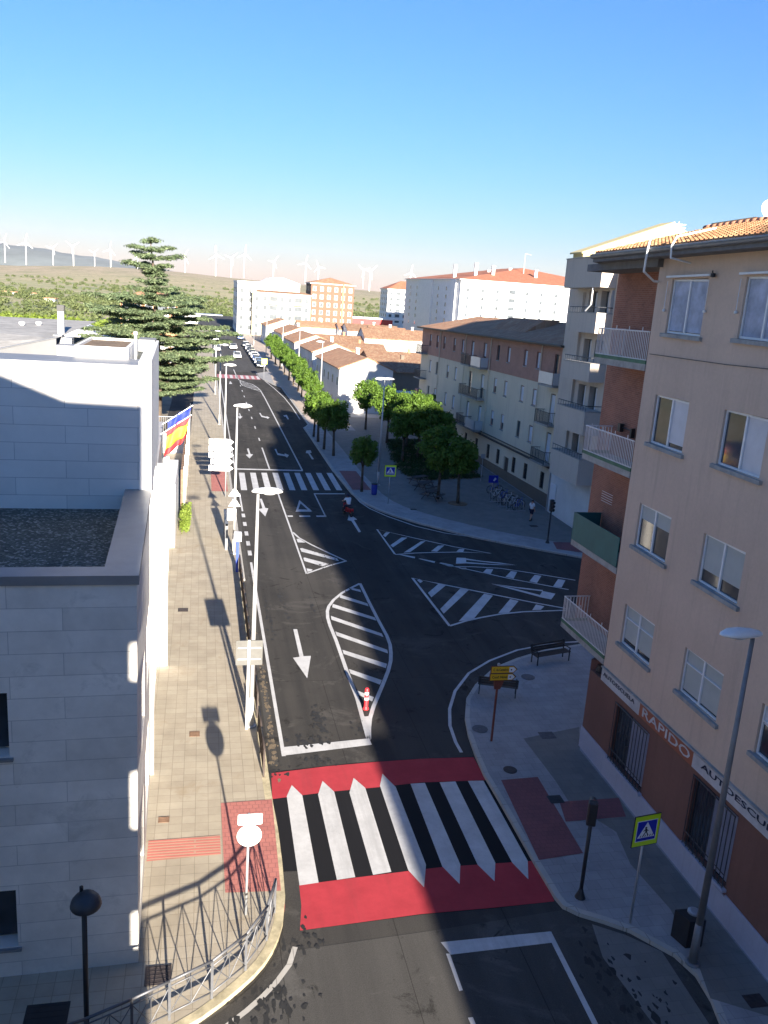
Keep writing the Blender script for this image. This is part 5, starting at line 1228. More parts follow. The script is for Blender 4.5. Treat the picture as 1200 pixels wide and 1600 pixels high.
# cedar
ce = thing('cedar_tree', (-4.6, 95, 0), 'big dark cedar with flat layered branches at the left of the street', 'tree')
rng = np.random.default_rng(21); m = MB(); H_ = 20.3
zz = [0, 3, 6, 9, 12, 15, 18, 20]; rad_ = [.5, .43, .38, .32, .25, .18, .1, .03]
xs_ = [0, .05, .1, .0, -.1, -.3, -.5, -.75]
for a_, b_, ra, rb_, xa, xb in zip(zz, zz[1:], rad_, rad_[1:], xs_, xs_[1:]): m.tube((-4.6+xa, 95, a_), (-4.6+xb, 95, b_), ra, rb_, n=10)
cs = []; rs_ = []
prof_z = [4.5, 6, 8, 10.5, 12.5, 14.2, 15.0, 15.8, 16.8, 18.0, 19.2, 20.3]; prof_r = [4.8, 6.6, 7.8, 8.0, 7.8, 6.0, 2.6, 3.2, 1.6, 3.4, 2.9, .9]
z = 4.7; k = 0
while z < 20.2:
    R0 = float(np.interp(z, prof_z, prof_r)); nb = 6 if R0 > 4 else (3 if R0 > 2.5 else 2)
    for j in range(nb):
        a = k*2.4+j*2*pi/nb+rng.uniform(-.4, .4); L = R0*rng.uniform(.55, 1.12); tx = -4.6+float(np.interp(z, zz, xs_))
        up_ = rng.uniform(-.02, .10)*L
        e = Vector((tx+cos(a)*L, 95+sin(a)*L, z+up_)); m.tube((tx, 95, z-.3), e, .09 if L > 3 else .05, .02, n=5)
        npd = max(3, int(L*2.0))
        for q in range(npd):
            f = .22+.8*(q+.5)/npd; wd = (.35+.75*sin(pi*min(1, f)**.8))*(.6 if L < 3 else 1)
            for s_ in (-1, 1):
                off = rng.uniform(.1, 1.0)*wd*s_
                cs.append((tx+cos(a)*L*f-sin(a)*off, 95+sin(a)*L*f+cos(a)*off, z-.3+(up_+.3)*f+rng.uniform(-.10, .12)-abs(off)*.12)); rs_.append((.62*rng.uniform(.6, 1.3), .62*rng.uniform(.6, 1.3), .19))
    z += rng.uniform(.40, .85); k += 1
m.build('trunk', 'bark', ce, smooth=True)
cs = np.array(cs); rs_ = np.array(rs_)
leaf_object('crown', leaves(150000, cs, rs_, .072, rng, flat=.35, elong=2.3), 'leaf_cedar', ce)
# palm
X, Y, _ = G(528, 528, 0); Y = min(Y, 250); pl = thing('palm_tree', (47, 232, 0), 'palm with a bushy crown of arching fronds in front of the brick tower', 'tree')
px0, py0 = 47.5, 232; m = MB(); m.tube((px0, py0, -1), (px0, py0, 5.6), .5, .42, n=10); m.build('trunk', 'bark_pale', pl)
V = []
for i in range(70):
    a = i*2.399; el = rng.uniform(-.3, 1.3); L = rng.uniform(3.4, 4.4); prev = None
    for s in range(9):
        f = s/8; r_ = L*f*cos(el*.6); zz_ = 5.8+L*f*sin(el)-1.9*f*f*(1.2-el*.3); p = np.array([px0+cos(a)*r_, py0+sin(a)*r_, zz_]); side = np.array([-sin(a), cos(a), 0])*(.42*sin(pi*min(1, f*.9+.1)))
        if prev is not None:
            for sg in (-1, 1): V += [prev[0], p, p+side*sg+np.array([0, 0, -.18]), prev[0]+prev[1]*sg+np.array([0, 0, -.18])]
        prev = (p, side)
leaf_object('fronds', np.array(V), 'leaf_palm', pl)
# green bush and timber screen along the stone building's pavement
cs = np.stack([rng.uniform(-1.15, -.75, 60), rng.uniform(56, 60.5, 60), rng.uniform(.3, 1.3, 60)], 1); o = leaf_object('bush', leaves(2600, cs, np.tile([[.25, .4, .3]], (60, 1)), .06, rng), 'leaf_lime', None, (-.9, 58, 0)); setp(o, 'bright green bush against the wall on the left pavement', 'bush')
ts = thing('timber_screen', (-1.2, 72, 0), 'brown timber slatted screen beyond the green bush on the left', 'fence')
m = MB()
for k in range(26): m.box(-1.35, -1.18, 61+k*.85, 61.78+k*.85, 0, 3.4)
m.build('board', 'wood_brown', ts)
for k in range(6): MB().box(-1.17, -1.05, 61+k*4.4, 61.15+k*4.4, 0, 3.6).build('post', 'white_wall', ts)
gf = thing('garden_fence', (-3, 84, 0), 'pale wire fence on a low white wall in front of the cedar', 'fence')
MB().box(-7, -1.2, 83.8, 84.05, 0, 2.0).build('base_wall', 'white_render', gf)
m = MB()
for k in range(30): m.tube((-6.9+k*.2, 83.9, 2.0), (-6.9+k*.2, 83.9, 3.6), .02, n=4)
m.tube((-7, 83.9, 3.6), (-1.2, 83.9, 3.6), .03); m.box(-1.2, -1.1, 83.9, 95, 0, 2.0)
for k in range(30): m.tube((-1.15, 84+k*.37, 2.0), (-1.15, 84+k*.37, 3.4), .02, n=4)
m.tube((-1.15, 84, 3.4), (-1.15, 95, 3.4), .03); m.build('mesh_panel', 'galv', gf)
gt = MB(); gt.box(-7, -1.3, 52.5, 83, 0, 2.6); go = thing('entrance_ramp_walls', (-4, 66, 0), 'grey and white low walls beyond the flags beside the left pavement', 'wall')
m = MB(); m.box(-6.8, -1.5, 53, 60.5, 0, 4.2); m.box(-7, -5.5, 60.5, 83, 0, 2.2); m.build('wall', 'white_render', go); MB().box(-5.4, -1.5, 60.8, 61.1, 0, 3.0).build('end_wall', 'grey_wall', go)
# distant trees and scrub in the valley: nobody could count them
rng = np.random.default_rng(31); cs = []; rs_ = []
def inview(x, y): return y > 0 and -.36 < x/y < .62
while len(cs) < 2300:
    y = rng.uniform(300, 1500); x = rng.uniform(-.36*y, .5*y)
    if -14 < x < 14 and y < 440: continue
    if x > -10 and y < 520 and x < 190: continue
    dens = (.35+.45*sin(x*.021+y*.013)+.5*sin(y*.035+x*.004))*(1 if y < 900 else .55)
    if rng.random() > dens: continue
    h = rng.uniform(2.0, 6.0) if y < 900 else rng.uniform(1.5, 4.5)
    cs.append((x, y, tz(x, y)+h*.45)); rs_.append((h*.75*rng.uniform(.7, 1.6), h*.75, h*.55))
cs = np.array(cs); rs_ = np.array(rs_); o = leaf_object('valley_trees', leaves(150000, cs, rs_, .75, rng), 'leaf_far', None); setp(o, 'scattered trees and scrub over the valley and hillside', 'trees', kind='stuff')
cs = []
for i in range(420):
    x = rng.uniform(-75, -16); y = rng.uniform(215, 260)
    cs.append((x, y, tz(x, y)+rng.uniform(.5, 4.6)))
cs = np.array(cs); o = leaf_object('riverside_thicket', leaves(36000, cs, np.tile([[2.4, 2.4, 1.5]], (len(cs), 1)), .38, rng), 'leaf_lime', None, (-45, 240, -2)); setp(o, 'bright green thicket behind the flat roof on the left', 'thicket', kind='stuff')
# ================================================================ STREET LAMPS
def lamp(x, y, h, lab, rz=0.0, heads=(1,), grp='tall street lamps', proto=[None, None], mat='pole_grey', back=.25, z=KZ):
    idx = len(heads)-1
    if proto[idx] is None:
        t = thing('street_lamp', (0, 0, 0), lab, 'street lamp', grp)
        m = MB(); m.tube((0, 0, 0), (0, 0, 1.2), .11, .10, n=12); m.tube((0, 0, 1.2), (0, 0, 9.1), .095, .05, n=12); m.lathe([(.2, 0), (.2, .03), (.13, .05)], (0, 0, 0), 12)
        m.build('pole', mat, t, smooth=True)
        for s in heads:
            hd = MB(); n = 14; rings = []
            prof = [(-.22, .05), (-.12, .13), (.1, .19), (.4, .22), (.65, .19), (.82, .10), (.88, .02)]
            vs = []; fs = []
            for (u, r) in prof:
                for k in range(n):
                    a = 2*pi*k/n; zz_ = sin(a); vs.append((s*u, r*cos(a), 9.2+r*(zz_*.75 if zz_ > 0 else zz_*.32)))
            for i in range(len(prof)-1):
                for k in range(n): fs.append((i*n+k, i*n+(k+1) % n, (i+1)*n+(k+1) % n, (i+1)*n+k))
            fs += [tuple(range(n)), tuple(range((len(prof)-1)*n, len(prof)*n))]
            hd.add(vs, fs); ho = hd.build('lamp_head', 'white_metal', t, smooth=True)
            g = MB(); g.lathe([(.15, 9.13), (.13, 9.11), (.04, 9.095)], (s*.4, 0, 0), 12, sx=1.5); g.build('glass_cover', 'sign_white', ho)
        proto[idx] = t; o = t
    else: o = dup(proto[idx], group=grp)
    o.location = (x, y, z); o.rotation_euler = (0, 0, rz); o['label'] = lab; o['group'] = grp; WL[o.name] = Vector((x, y, z)); return o
lamp(2.02, 30.0, 9.4, 'tall lamp beside the blank grey sign plate, nearest on the left pavement')
lamp(2.10, 51.8, 9.4, 'tall lamp behind the blue and white post on the left pavement')
lamp(2.10, 77.5, 9.4, 'tall lamp beyond the stack of arrow signs on the left pavement')
lamp(2.10, 102, 9.4, 'fourth tall lamp along the left pavement, before the cedar')
lamp(12.72, 16.6, 9.4, 'tall lamp in the shade against the pink building, bottom right', pi, proto=[None, None], mat='gutter')  # darker pole than the sunlit lamps: its shade is in the colour
lamp(16.0, 118, 9.4, 'tall lamp before the nearest white house', pi)
lamp(15.9, 146, 9.4, 'tall lamp before the second white house', pi)
lamp(15.8, 176, 9.4, 'tall lamp before the third white house', pi)
lamp(14.6, 205, 9.4, 'tall lamp before the fourth white house', pi)
lamp(13.6, 238, 9.4, 'tall lamp before the narrow white flats', pi)
lamp(2.0, 130, 9.4, 'tall lamp by the far crossing, left side')
lamp(15.17, 71.8, 9.4, 'two headed lamp in the plaza above the round trees', .15, (1, -1))
# black lamp with a domed head, bottom left
bl = thing('street_lamp', (-2.24, 16.1, 0), 'dark dome headed lamp post in front of the stone wall, bottom left', 'street lamp')
m = MB(); m.tube((-2.24, 16.1, 0), (-2.24, 16.1, 3.75), .055, n=12); m.lathe([(.12, 0), (.12, .05), (.08, .5), (.055, .55)], (-2.24, 16.1, 0), 12); m.build('pole', 'black_metal', bl, smooth=True)
m = MB(); m.lathe([(.10, 3.66), (.30, 3.70), (.32, 3.74), (.29, 3.86), (.22, 3.95), (.1, 4.02), (.02, 4.03)], (-2.2, 16.08, 0), 20); m.build('lamp_head', 'dark_metal', bl, smooth=True)
MB().lathe([(.27, 3.69), (.2, 3.665), (.05, 3.655)], (-2.2, 16.08, 0), 20).build('glass_cover', 'galv', bl); MB().tube((-2.3, 16.2, 3.95), (-2.3, 16.2, 4.1), .04).build('sensor', 'black_metal', bl)

# ================================================================ SIGNS
def plate(parent, name, cx, y, cz, w_, h_, mat, th=.02, rz=0.0, r=.06):
    """rounded rectangular plate facing -Y"""
    pts = []
    for (sx, sz, a0) in ((1, 1, 0), (-1, 1, pi/2), (-1, -1, pi), (1, -1, 3*pi/2)):
        for k in range(4):
            a = a0+k*pi/6; pts.append((sx*(w_/2-r)+r*cos(a), sz*(h_/2-r)+r*sin(a)))
    c, s = cos(rz), sin(rz)
    P = [(cx+p[0]*c, y+p[0]*s, cz+p[1]) for p in pts]
    return MB().extr(P, (-s*-th, th*c, 0)).build(name, mat, parent)
sp1 = thing('sign_post', (1.85, 29.75, 0), 'blank square sign back on a white post beside the nearest tall lamp', 'road sign')
m = MB(); m.box(1.80, 1.90, 29.72, 29.8, 0, 3.75); m.build('post', 'pole_grey', sp1)
plate(sp1, 'plate', 1.87, 29.81, 3.22, .98, .98, 'plate_grey', .02, r=.03); MB().box(1.45, 2.3, 29.79, 29.81, 3.4, 3.45).box(1.45, 2.3, 29.79, 29.81, 2.95, 3.0).build('bracket', 'galv', sp1)
sp2 = thing('sign_post', (1.36, 19.77, 0), 'round sign back under a small rectangular one above the red tactile paving', 'road sign')
m = MB(); m.tube((1.36, 19.77, .05), (1.36, 19.77, 3.2), .035, n=10); m.build('post', 'galv', sp2, smooth=True)
m = MB(); R_ = [(1.39+.325*cos(2*pi*k/28), 19.82, 2.50+.325*sin(2*pi*k/28)) for k in range(28)]; m.extr(R_, (0, .02, 0)); m.build('round_plate', 'sign_back', sp2)
plate(sp2, 'plate', 1.40, 19.82, 2.985, .64, .32, 'sign_back', .02, r=.04); MB().box(1.2, 1.55, 19.80, 19.82, 2.6, 2.64).box(1.2, 1.55, 19.8, 19.82, 2.36, 2.4).box(1.2, 1.55, 19.8, 19.82, 2.97, 3.01).build('bracket', 'galv', sp2)
# stack of arrow-shaped direction signs seen from behind
ds = thing('direction_sign_stack', (1.94, 66.45, 0), 'stack of five white arrow shaped direction sign backs on the left pavement', 'direction sign')
m = MB(); m.tube((1.94, 66.45, 0), (1.94, 66.45, 4.75), .05, n=10); m.build('post', 'galv', ds, smooth=True); m = MB(); m.box(.92, .97, 66.4, 66.44, 2.25, 4.75); m.build('strut', 'galv', ds)
for k in range(5):
    z0 = 2.22+k*.515; z1 = z0+.44; x0 = .62 if k != 1 else .78
    MB().extr([(x0, 66.36, z0), (2.22, 66.36, z0), (2.5, 66.36, (z0+z1)/2), (2.22, 66.36, z1), (x0, 66.36, z1)], (0, .04, 0)).build('arrow_panel', 'sign_white', ds)
# small plate and triangle on the second lamp
pb = thing('sign_plate', (2.0, 51.7, 3), 'small white rectangular sign back strapped to the second tall lamp', 'road sign')
plate(pb, 'plate', 1.93, 51.92, 2.6, .55, .75, 'sign_white', .02, r=.04); MB().box(1.8, 2.2, 51.88, 51.92, 2.5, 2.54).build('strap', 'galv', pb)
tr = MB()
for z_ in (3.1, 3.75): tr.extr([(1.7, 51.95, z_), (2.45, 51.95, z_), (2.08, 51.95, z_+.6)], (0, .02, 0))
setp(tr.build('triangle_plate', 'sign_back', None, (2.1, 51.95, 3)), 'pair of triangular sign backs on the second tall lamp', 'road sign')
# blue and white post
bp = thing('bus_stop_post', (2.17, 48.3, 0), 'slim blue post with a white head beside the black railing', 'information post')
MB().box(2.10, 2.24, 48.2, 48.45, .1, 2.0).build('post', 'bike_blue', bp); MB().box(1.95, 2.38, 48.15, 48.5, 2.0, 2.5).build('head', 'sign_white', bp)
bb = thing('display_case', (1.9, 54, 0), 'dull blue and grey display case behind the white headed post', 'display case')
m = MB(); m.box(1.62, 1.70, 52.6, 56.2, .35, 1.7); m.build('panel', 'shutter', bb); m = MB(); m.box(1.58, 1.74, 52.5, 52.62, 0, 1.8); m.box(1.58, 1.74, 56.2, 56.32, 0, 1.8); m.box(1.56, 1.76, 52.5, 56.32, 1.7, 1.8); m.build('frame', 'gutter', bb)
# near pedestrian sign
def ped_sign(x, y, z0, z1, rz, lab, sz=.78):
    t = thing('pedestrian_crossing_sign', (x, y, 0), lab, 'road sign', 'lime bordered pedestrian crossing signs')
    m = MB(); m.tube((x, y, 0), (x, y, z1-.1), .035, n=10); m.build('post', 'galv', t, smooth=True)
    c, s = cos(rz), sin(rz); cz = (z0+z1)/2
    def at(u, v, d): return (x+u*c+d*s, y+u*s-d*c, cz+v)
    w_ = sz; h_ = z1-z0
    def pl(u0, u1, v0, v1, d, mat, nm, par, th=.006): return MB().extr([at(u0, v0, d), at(u1, v0, d), at(u1, v1, d), at(u0, v1, d)], (-th*s, th*c, 0)).build(nm, mat, par)
    b_ = pl(-w_/2-.02, w_/2+.02, -h_/2-.02, h_/2+.02, .05, 'black_metal', 'edge', t, .02)
    pl(-w_/2, w_/2, -h_/2, h_/2, .056, 'lime_sign', 'border', t, .005)
    q = .30*w_/.78*1.0; qv = .33*h_/1.06*1.05
    pl(-q-.02, q+.02, -qv-.02, qv+.02, .060, 'sign_white', 'border_line', t, .003)
    bo = pl(-q, q, -qv, qv, .063, 'blue_sign', 'panel', t, .003)
    MB().extr([at(-q*.9, -qv*.68, .066), at(q*.9, -qv*.68, .066), at(0, qv*.9, .066)], (-.002*s, .002*c, 0)).build('triangle', 'sign_white', bo)
    g = MB(); k = q/.30; e = (-.002*s, .002*c, 0)
    def pp(pts): g.extr([at(u*k, v*qv/.33, .069) for u, v in pts], e)
    pp([(-.03+.035*cos(a*pi/4), .105+.035*sin(a*pi/4)) for a in range(8)])
    pp([(-.055, .07), (.0, .07), (.02, -.04), (-.04, -.045)]); pp([(-.05, .06), (-.11, .0), (-.095, -.015), (-.03, .04)]); pp([(-.005, .06), (.06, .0), (.045, -.02), (-.02, .04)])
    pp([(-.045, -.035), (-.01, -.035), (-.075, -.165), (-.11, -.16)]); pp([(-.02, -.035), (.015, -.04), (.075, -.155), (.045, -.17)])
    for i in range(6): u = -.20+i*.075; pp([(u, -.20), (u+.03, -.20), (u+.05, -.135), (u+.03, -.135)])
    g.build('walking_figure', 'black_metal', bo)
    return t
ped_sign(11.77, 18.2, 2.62, 3.52, .16, 'lime bordered pedestrian crossing sign in the shade of the pink building', .80)
ped_sign(14.68, 65.05, 2.38, 3.30, .0, 'lime bordered pedestrian crossing sign across the junction below the double lamp', .92)
ped_sign(10.75, 154.3, 2.7, 3.7, .0, 'far lime bordered crossing sign, small, by the far red crossing', 1.0)
# yellow direction signs on a rusty post
yd = thing('direction_sign_post', (11.06, 28.14, 0), 'rust coloured post with two yellow arrow direction signs on the right pavement', 'direction sign')
m = MB(); m.tube((11.06, 28.14, 0), (11.06, 28.14, 2.75), .045, n=10); m.extr([(10.95, 28.1, 2.3), (11.17, 28.1, 2.3), (11.32, 28.1, 2.72), (10.9, 28.1, 2.72)], (0, .08, 0)); m.build('post', 'rust', yd)
for i, (z0, txt, tx, x0) in enumerate(((3.00, 'C. de Cantabria', .04, 10.74), (2.70, 'Conf. Nova', .0, 10.72))):
    x1 = x0+.86; z1 = z0+.245
    MB().extr([(x0-.03, 28.06, z0-.02), (x1+.01, 28.06, z0-.02), (x1+.16, 28.06, (z0+z1)/2), (x1+.01, 28.06, z1+.02), (x0-.03, 28.06, z1+.02)], (0, .03, 0)).build('edge', 'brown_sign', yd)
    p = MB().extr([(x0, 28.045, z0), (x1, 28.045, z0), (x1+.12, 28.045, (z0+z1)/2), (x1, 28.045, z1), (x0, 28.045, z1)], (0, .012, 0)).build('arrow_panel', 'yellow_sign', yd)
    MB().extr([(x1-.17, 28.035, z0+.02), (x1-.01, 28.035, z0+.02), (x1+.09, 28.035, (z0+z1)/2), (x1-.01, 28.035, z1-.02), (x1-.17, 28.035, z1-.02)], (0, .008, 0)).build('white_tip', 'sign_white', p)
    MB().extr([(x1-.09+.03*cos(k*pi/4), 28.03, (z0+z1)/2+.03*sin(k*pi/4)) for k in range(8)], (0, .004, 0)).build('dot', 'black_metal', p)
    text_mesh(txt, .14, 'black_metal', (x0+.36, 28.038, (z0+z1)/2), (1, 0, 0), (0, 0, 1), p, width=.60)
MB().lathe([(.06, 0), (.05, .08), (.01, .1)], (11.02, 28.12, 3.27), 8).build('finial', 'galv', yd)
# traffic lights
def traffic_light(x, y, h, lab, facing, wide=False, mat='black_metal'):
    t = thing('traffic_light', (x, y, 0), lab, 'traffic light', 'black traffic lights')
    m = MB(); m.tube((x, y, 0), (x, y, h), .055, n=10)
    m.lathe([(.19, 0), (.19, .05), (.15, .14), (.085, .30), (.055, .42)], (x, y, 0), 14); m.build('post', mat, t, smooth=True)
    b_ = MB(); c, s = cos(facing), sin(facing); b_.cbox((x, y, h+.1), (.26, .22, .85 if not wide else .72), facing); bo = b_.build('housing', mat, t, bevel=.03)
    for k in range(3 if not wide else 2):
        z = h+.36-k*.26; l = MB(); cx, cy = x+s*.12, y-c*.12
        l.tube((cx, cy, z), (cx+s*.16, cy-c*.16, z-.02), .10, .11, n=12, caps=False); l.build('visor', mat, bo)
        MB().tube((x+s*.105, y-c*.105, z), (x+s*.125, y-c*.125, z), .085, n=12).build('lens', ('brown_sign', 'brown_sign', 'green_panel')[k], bo)
    return t
traffic_light(24.03, 54.6, 2.75, 'three lamp traffic light at the kerb beside the walking man', .2)
traffic_light(10.80, 19.35, 2.75, 'traffic light with a flared foot beside the near crossing, seen from behind', pi-.4, True)
# red and white delineator
dl = thing('lane_delineator', (6.73, 31.26, 0), 'red flexible post with two white bands at the tip of the hatched island', 'bollard')
MB().lathe([(.13, 0), (.13, .03), (.10, .05), (.085, .12), (.085, .88), (.06, .93), (.01, .935)], (6.73, 31.26, .01), 16).build('post', 'delin_red', dl, smooth=True)
for z_ in (.42, .66): MB().lathe([(.0875, 0), (.0875, .11)], (6.73, 31.26, z_), 16).build('reflective_band', 'sign_white', dl)
# small blue bin across the junction
bn = thing('litter_bin', (14.14, 68.2, 0), 'small dark blue litter bin near the kerb tree', 'litter bin')
m = MB(); m.lathe([(.2, 0), (.24, .1), (.26, .85), (.22, .9)], (14.14, 68.2, KZ), 12); m.build('body', 'flag_blue', bn, smooth=True); MB().lathe([(.27, .88), (.27, .95), (.1, 1.0)], (14.14, 68.2, KZ), 12).build('lid', 'black_metal', bn)
# waste bin next to the lamp, bottom right
wb = thing('litter_bin', (12.3, 17.7, 0), 'black waste bin with a pale lid at the foot of the shaded tall lamp', 'litter bin')
x_, y_, _ = G(1072, 1468, KZ); m = MB(); m.prism([(x_-.35, y_+.2), (x_+.25, y_+.2), (x_+.28, y_-.3), (x_-.2, y_-.3)], KZ, .95); m.build('body', 'black_metal', wb); MB().lathe([(.17, 0), (.17, .05), (.1, .08)], (x_+.1, y_+.02, .96), 14).build('lid', 'galv', wb)

# ================================================================ PEDESTRIAN RAILINGS
def railing(pts, lab, h=1.05, rmat='fence_metal', dense=False):
    t = thing('pedestrian_railing', (*pts[0], 0), lab, 'railing', 'black guard railings beside the kerb')
    top = MB(); top.path([(p[0], p[1], h+KZ) for p in pts], .034, 8); top.path([(p[0], p[1], h*.86+KZ) for p in pts], .018, 6); top.path([(p[0], p[1], .17+KZ) for p in pts], .022, 6); top.build('rails', rmat, t, smooth=True)
    for p in pts: MB().box(p[0]-.03, p[0]+.03, p[1]-.03, p[1]+.03, KZ, h+KZ).build('post', rmat, t)
    b_ = MB()
    for a, c in zip(pts, pts[1:]):
        a3 = Vector((a[0], a[1], 0)); c3 = Vector((c[0], c[1], 0)); zt = h*.86+KZ; zb = .17+KZ
        L = lambda f, z: tuple(a3.lerp(c3, f)+Vector((0, 0, z)))
        if dense:
            for k in range(4): b_.tube(L(k/4, zb), L((k+1)/4, zt), .024, n=5); b_.tube(L(k/4, zt), L((k+1)/4, zb), .024, n=5)
        else:
            for f0, f1 in ((0, .5), (1, .5)): b_.tube(L(f0, zt), L(f1, zb), .013, n=5); b_.tube(L(f0, zb), L(f1, zt), .013, n=5)
            b_.tube(L(.5, zb), L(.5, zt), .011, n=5)
    b_.build('lattice', rmat, t); return t
curve = [(-5.0, 14.95), (-3.6, 15.3), (-2.2, 15.75), (-1.3, 16.15), (-.51, 16.56), (.44, 17.05), (1.26, 17.81), (1.84, 18.75), (2.12, 19.75)]
railing(curve, 'curved grey railing round the bottom left pavement bend', rmat='rail_grey')
railing([(2.27, 26.4+k*1.55) for k in range(3)], 'short stretch of black lattice railing just past the near crossing', dense=True)
railing([(2.30, 30.6+k*1.6) for k in range(12)], 'long stretch of black lattice railing between the first two tall lamps', dense=True)

# ================================================================ FLAGS
def flag(label, bx_, by, bz, L, W, mats, droop, name='flag'):
    t = thing(name, (bx_, by, bz), label, 'flag', 'flags on the left building')
    ex = Vector((.94, .20, .62)).normalized(); p0 = Vector((bx_, by, bz)); p1 = p0+ex*(L+.4)
    MB().tube(p0, p1, .025, n=8).tube(p1, p1+ex*.06, .05, .02).build('flagpole', 'white_metal', t)
    n_ = 18
    tot = sum(m_[1] for m_ in mats); a0 = 0
    for (mt, wt) in mats:
        a1 = a0+wt/tot; g = MB(); vs = []; fs = []; K = 5
        for i in range(n_+1):
            for k in range(K):
                v = a0+(a1-a0)*k/(K-1); f = i/n_
                p = p0+ex*(.35+L*f)+Vector((.05*sin(f*9+v*3), .16*sin(f*11+v*2)*(.3+v), -W*v*(1-.18*f)+.03*sin(f*14)))
                p += Vector((-.10*v*W, 0, 0)); vs.append(p)
        for i in range(n_):
            for k in range(K-1): q = i*K+k; fs.append((q, q+1, q+K+1, q+K))
        g.add(vs, fs); o = g.build('stripe', mt, t, smooth=True); md = o.modifiers.new('s', 'SOLIDIFY'); md.thickness = .012; a0 = a1
flag('red, yellow and red striped flag on a slanting pole beside the white corner pier', -2.05, 45.6, 8.55, 1.45, 1.45, (('flag_red', 1), ('flag_yellow', 2), ('flag_red', 1)), 0)
flag('plain dark blue flag on the slanting pole behind the striped flag', -2.05, 47.6, 8.75, 1.5, 1.1, (('flag_blue', 1),), 0)

# ================================================================ BENCHES
def bench(x, y, rz, label, L=1.8, grp='dark benches on the corner pavement'):
    t = thing('bench', (0, 0, 0), label, 'bench', grp); t.location = (x, y, KZ); t.rotation_euler = (0, 0, rz)
    s_ = MB()
    for k in range(5): s_.box(-L/2, L/2, -.22+k*.095, -.22+k*.095+.075, .43, .46)
    s_.build('seat', 'wood_bench', t); b_ = MB()
    for k in range(3): b_.cbox((0, .27+k*.025, .58+k*.12), (L, .03, .095), 0, -.2)
    b_.build('backrest', 'wood_bench', t)
    for sx in (-1, 1):
        f = MB(); X = sx*(L/2-.08)
        f.box(X-.02, X+.02, -.24, -.20, 0, .64); f.box(X-.02, X+.02, .22, .26, 0, .5); f.cbox((X, .30, .68), (.04, .04, .45), 0, -.2); f.box(X-.02, X+.02, -.24, .26, .39, .43); f.box(X-.025, X+.025, -.26, .28, .63, .66); f.build('leg', 'black_metal', t)
    return t
bench(16.3, 35.1, .27, 'dark slatted bench near the curved kerb below the railed balcony', 2.0)
bench(12.6, 32.0, -.35+pi, 'dark bench half hidden behind the yellow arrow signs', 1.7)
def picnic(x, y, rz, label):
    t = thing('picnic_table', (0, 0, 0), label, 'picnic table', 'dark picnic tables in the plaza'); t.location = (x, y, KZ); t.rotation_euler = (0, 0, rz)
    m = MB()
    for k in range(5): m.box(-.8, .8, -.35+k*.145, -.35+k*.145+.12, .72, .76)
    m.build('table_top', 'wood_bench', t)
    for s in (-1, 1):
        q = MB()
        for k in range(2): q.box(-.8, .8, s*.72-.13+k*.14, s*.72-.13+k*.14+.12, .42, .46)
        q.build('seat', 'wood_bench', t)
        f = MB(); f.tube((s*.6, -.7, 0), (s*.6, -.2, .74), .035); f.tube((s*.6, .7, 0), (s*.6, .2, .74), .035); f.tube((s*.6, -.8, .4), (s*.6, .8, .4), .03); f.build('leg', 'wood_bench', t)
    return t
for i, (px, py, lab) in enumerate(((655, 757, 'farthest left picnic table behind the lime bordered sign'), (664, 767, 'middle picnic table in front of the plaza tree'), (675, 780, 'nearest picnic table in front of the plaza tree'))):
    x, y, _ = G(px, py, KZ); picnic(x, y, .5+i*.2, lab)
# bicycle racks with bicycles
def bicycle(x, y, rz, lab, mat):
    t = thing('bicycle', (0, 0, 0), lab, 'bicycle', 'bicycles parked in the plaza racks'); t.location = (x, y, KZ); t.rotation_euler = (0, 0, rz)
    for xx in (-.52, .52):
        w_ = MB(); P = [(xx+.33*cos(2*pi*k/18), 0, .34+.33*sin(2*pi*k/18)) for k in range(19)]; w_.path(P, .022, 5)
        for k in range(6): w_.tube((xx, 0, .34), (xx+.32*cos(k*pi/3), 0, .34+.32*sin(k*pi/3)), .004, n=3)
        w_.build('wheel', 'rubber', t)
    f = MB(); f.path([(-.52, 0, .34), (-.15, 0, .30), (.36, 0, .78), (-.2, 0, .82), (-.52, 0, .34)], .022, 5); f.path([(-.15, 0, .30), (-.23, 0, .95)], .02, 5); f.path([(.52, 0, .34), (.36, 0, .8), (.34, 0, 1.0)], .02, 5); f.build('frame', mat, t)
    MB().cbox((-.24, 0, .98), (.26, .14, .05)).build('saddle', 'rubber', t); MB().tube((.34, -.28, 1.02), (.34, .28, 1.02), .015).build('handlebar', 'black_metal', t)
    MB().tube((-.2, -.12, .28), (-.1, .12, .30), .02).build('crank', 'galv', t)
k = 0
for (px, py, col, lab) in ((772, 770, 'bike_blue', 'blue bicycle nearest the blue rack sign'), (777, 779, 'bike_white', 'pale bicycle just below the blue rack sign'), (786, 783, 'bike_blue', 'blue bicycle at the left end of the middle rack'), (793, 788, 'bike_white', 'pale bicycle at the right end of the middle rack'),
                           (802, 792, 'bike_white', 'pale bicycle at the left of the last rack'), (810, 796, 'bike_blue', 'blue bicycle at the right end, nearest the walking man')):
    x, y, _ = G(px, py, KZ); bicycle(x, y, .35+k*.05, lab, col); k += 1
for i, (px, py) in enumerate(((779, 783), (792, 790), (806, 797))):
    x, y, _ = G(px, py, KZ); m = MB()
    for j in range(3): m.path([(x-.7+j*.6, y-.3, KZ), (x-.7+j*.6, y-.3, .85), (x-.7+j*.6, y+.35, .85), (x-.7+j*.6, y+.35, KZ)], .025, 6)
    m.box(x-.9, x+.7, y-.33, y-.27, KZ, KZ+.04)
    setp(m.build('bicycle_rack', 'galv', None, (x, y, KZ)), ('hooped rack nearest the blue sign', 'hooped rack in the middle of the three', 'hooped rack nearest the walking man')[i], 'bicycle rack', 'bicycle racks in the plaza')
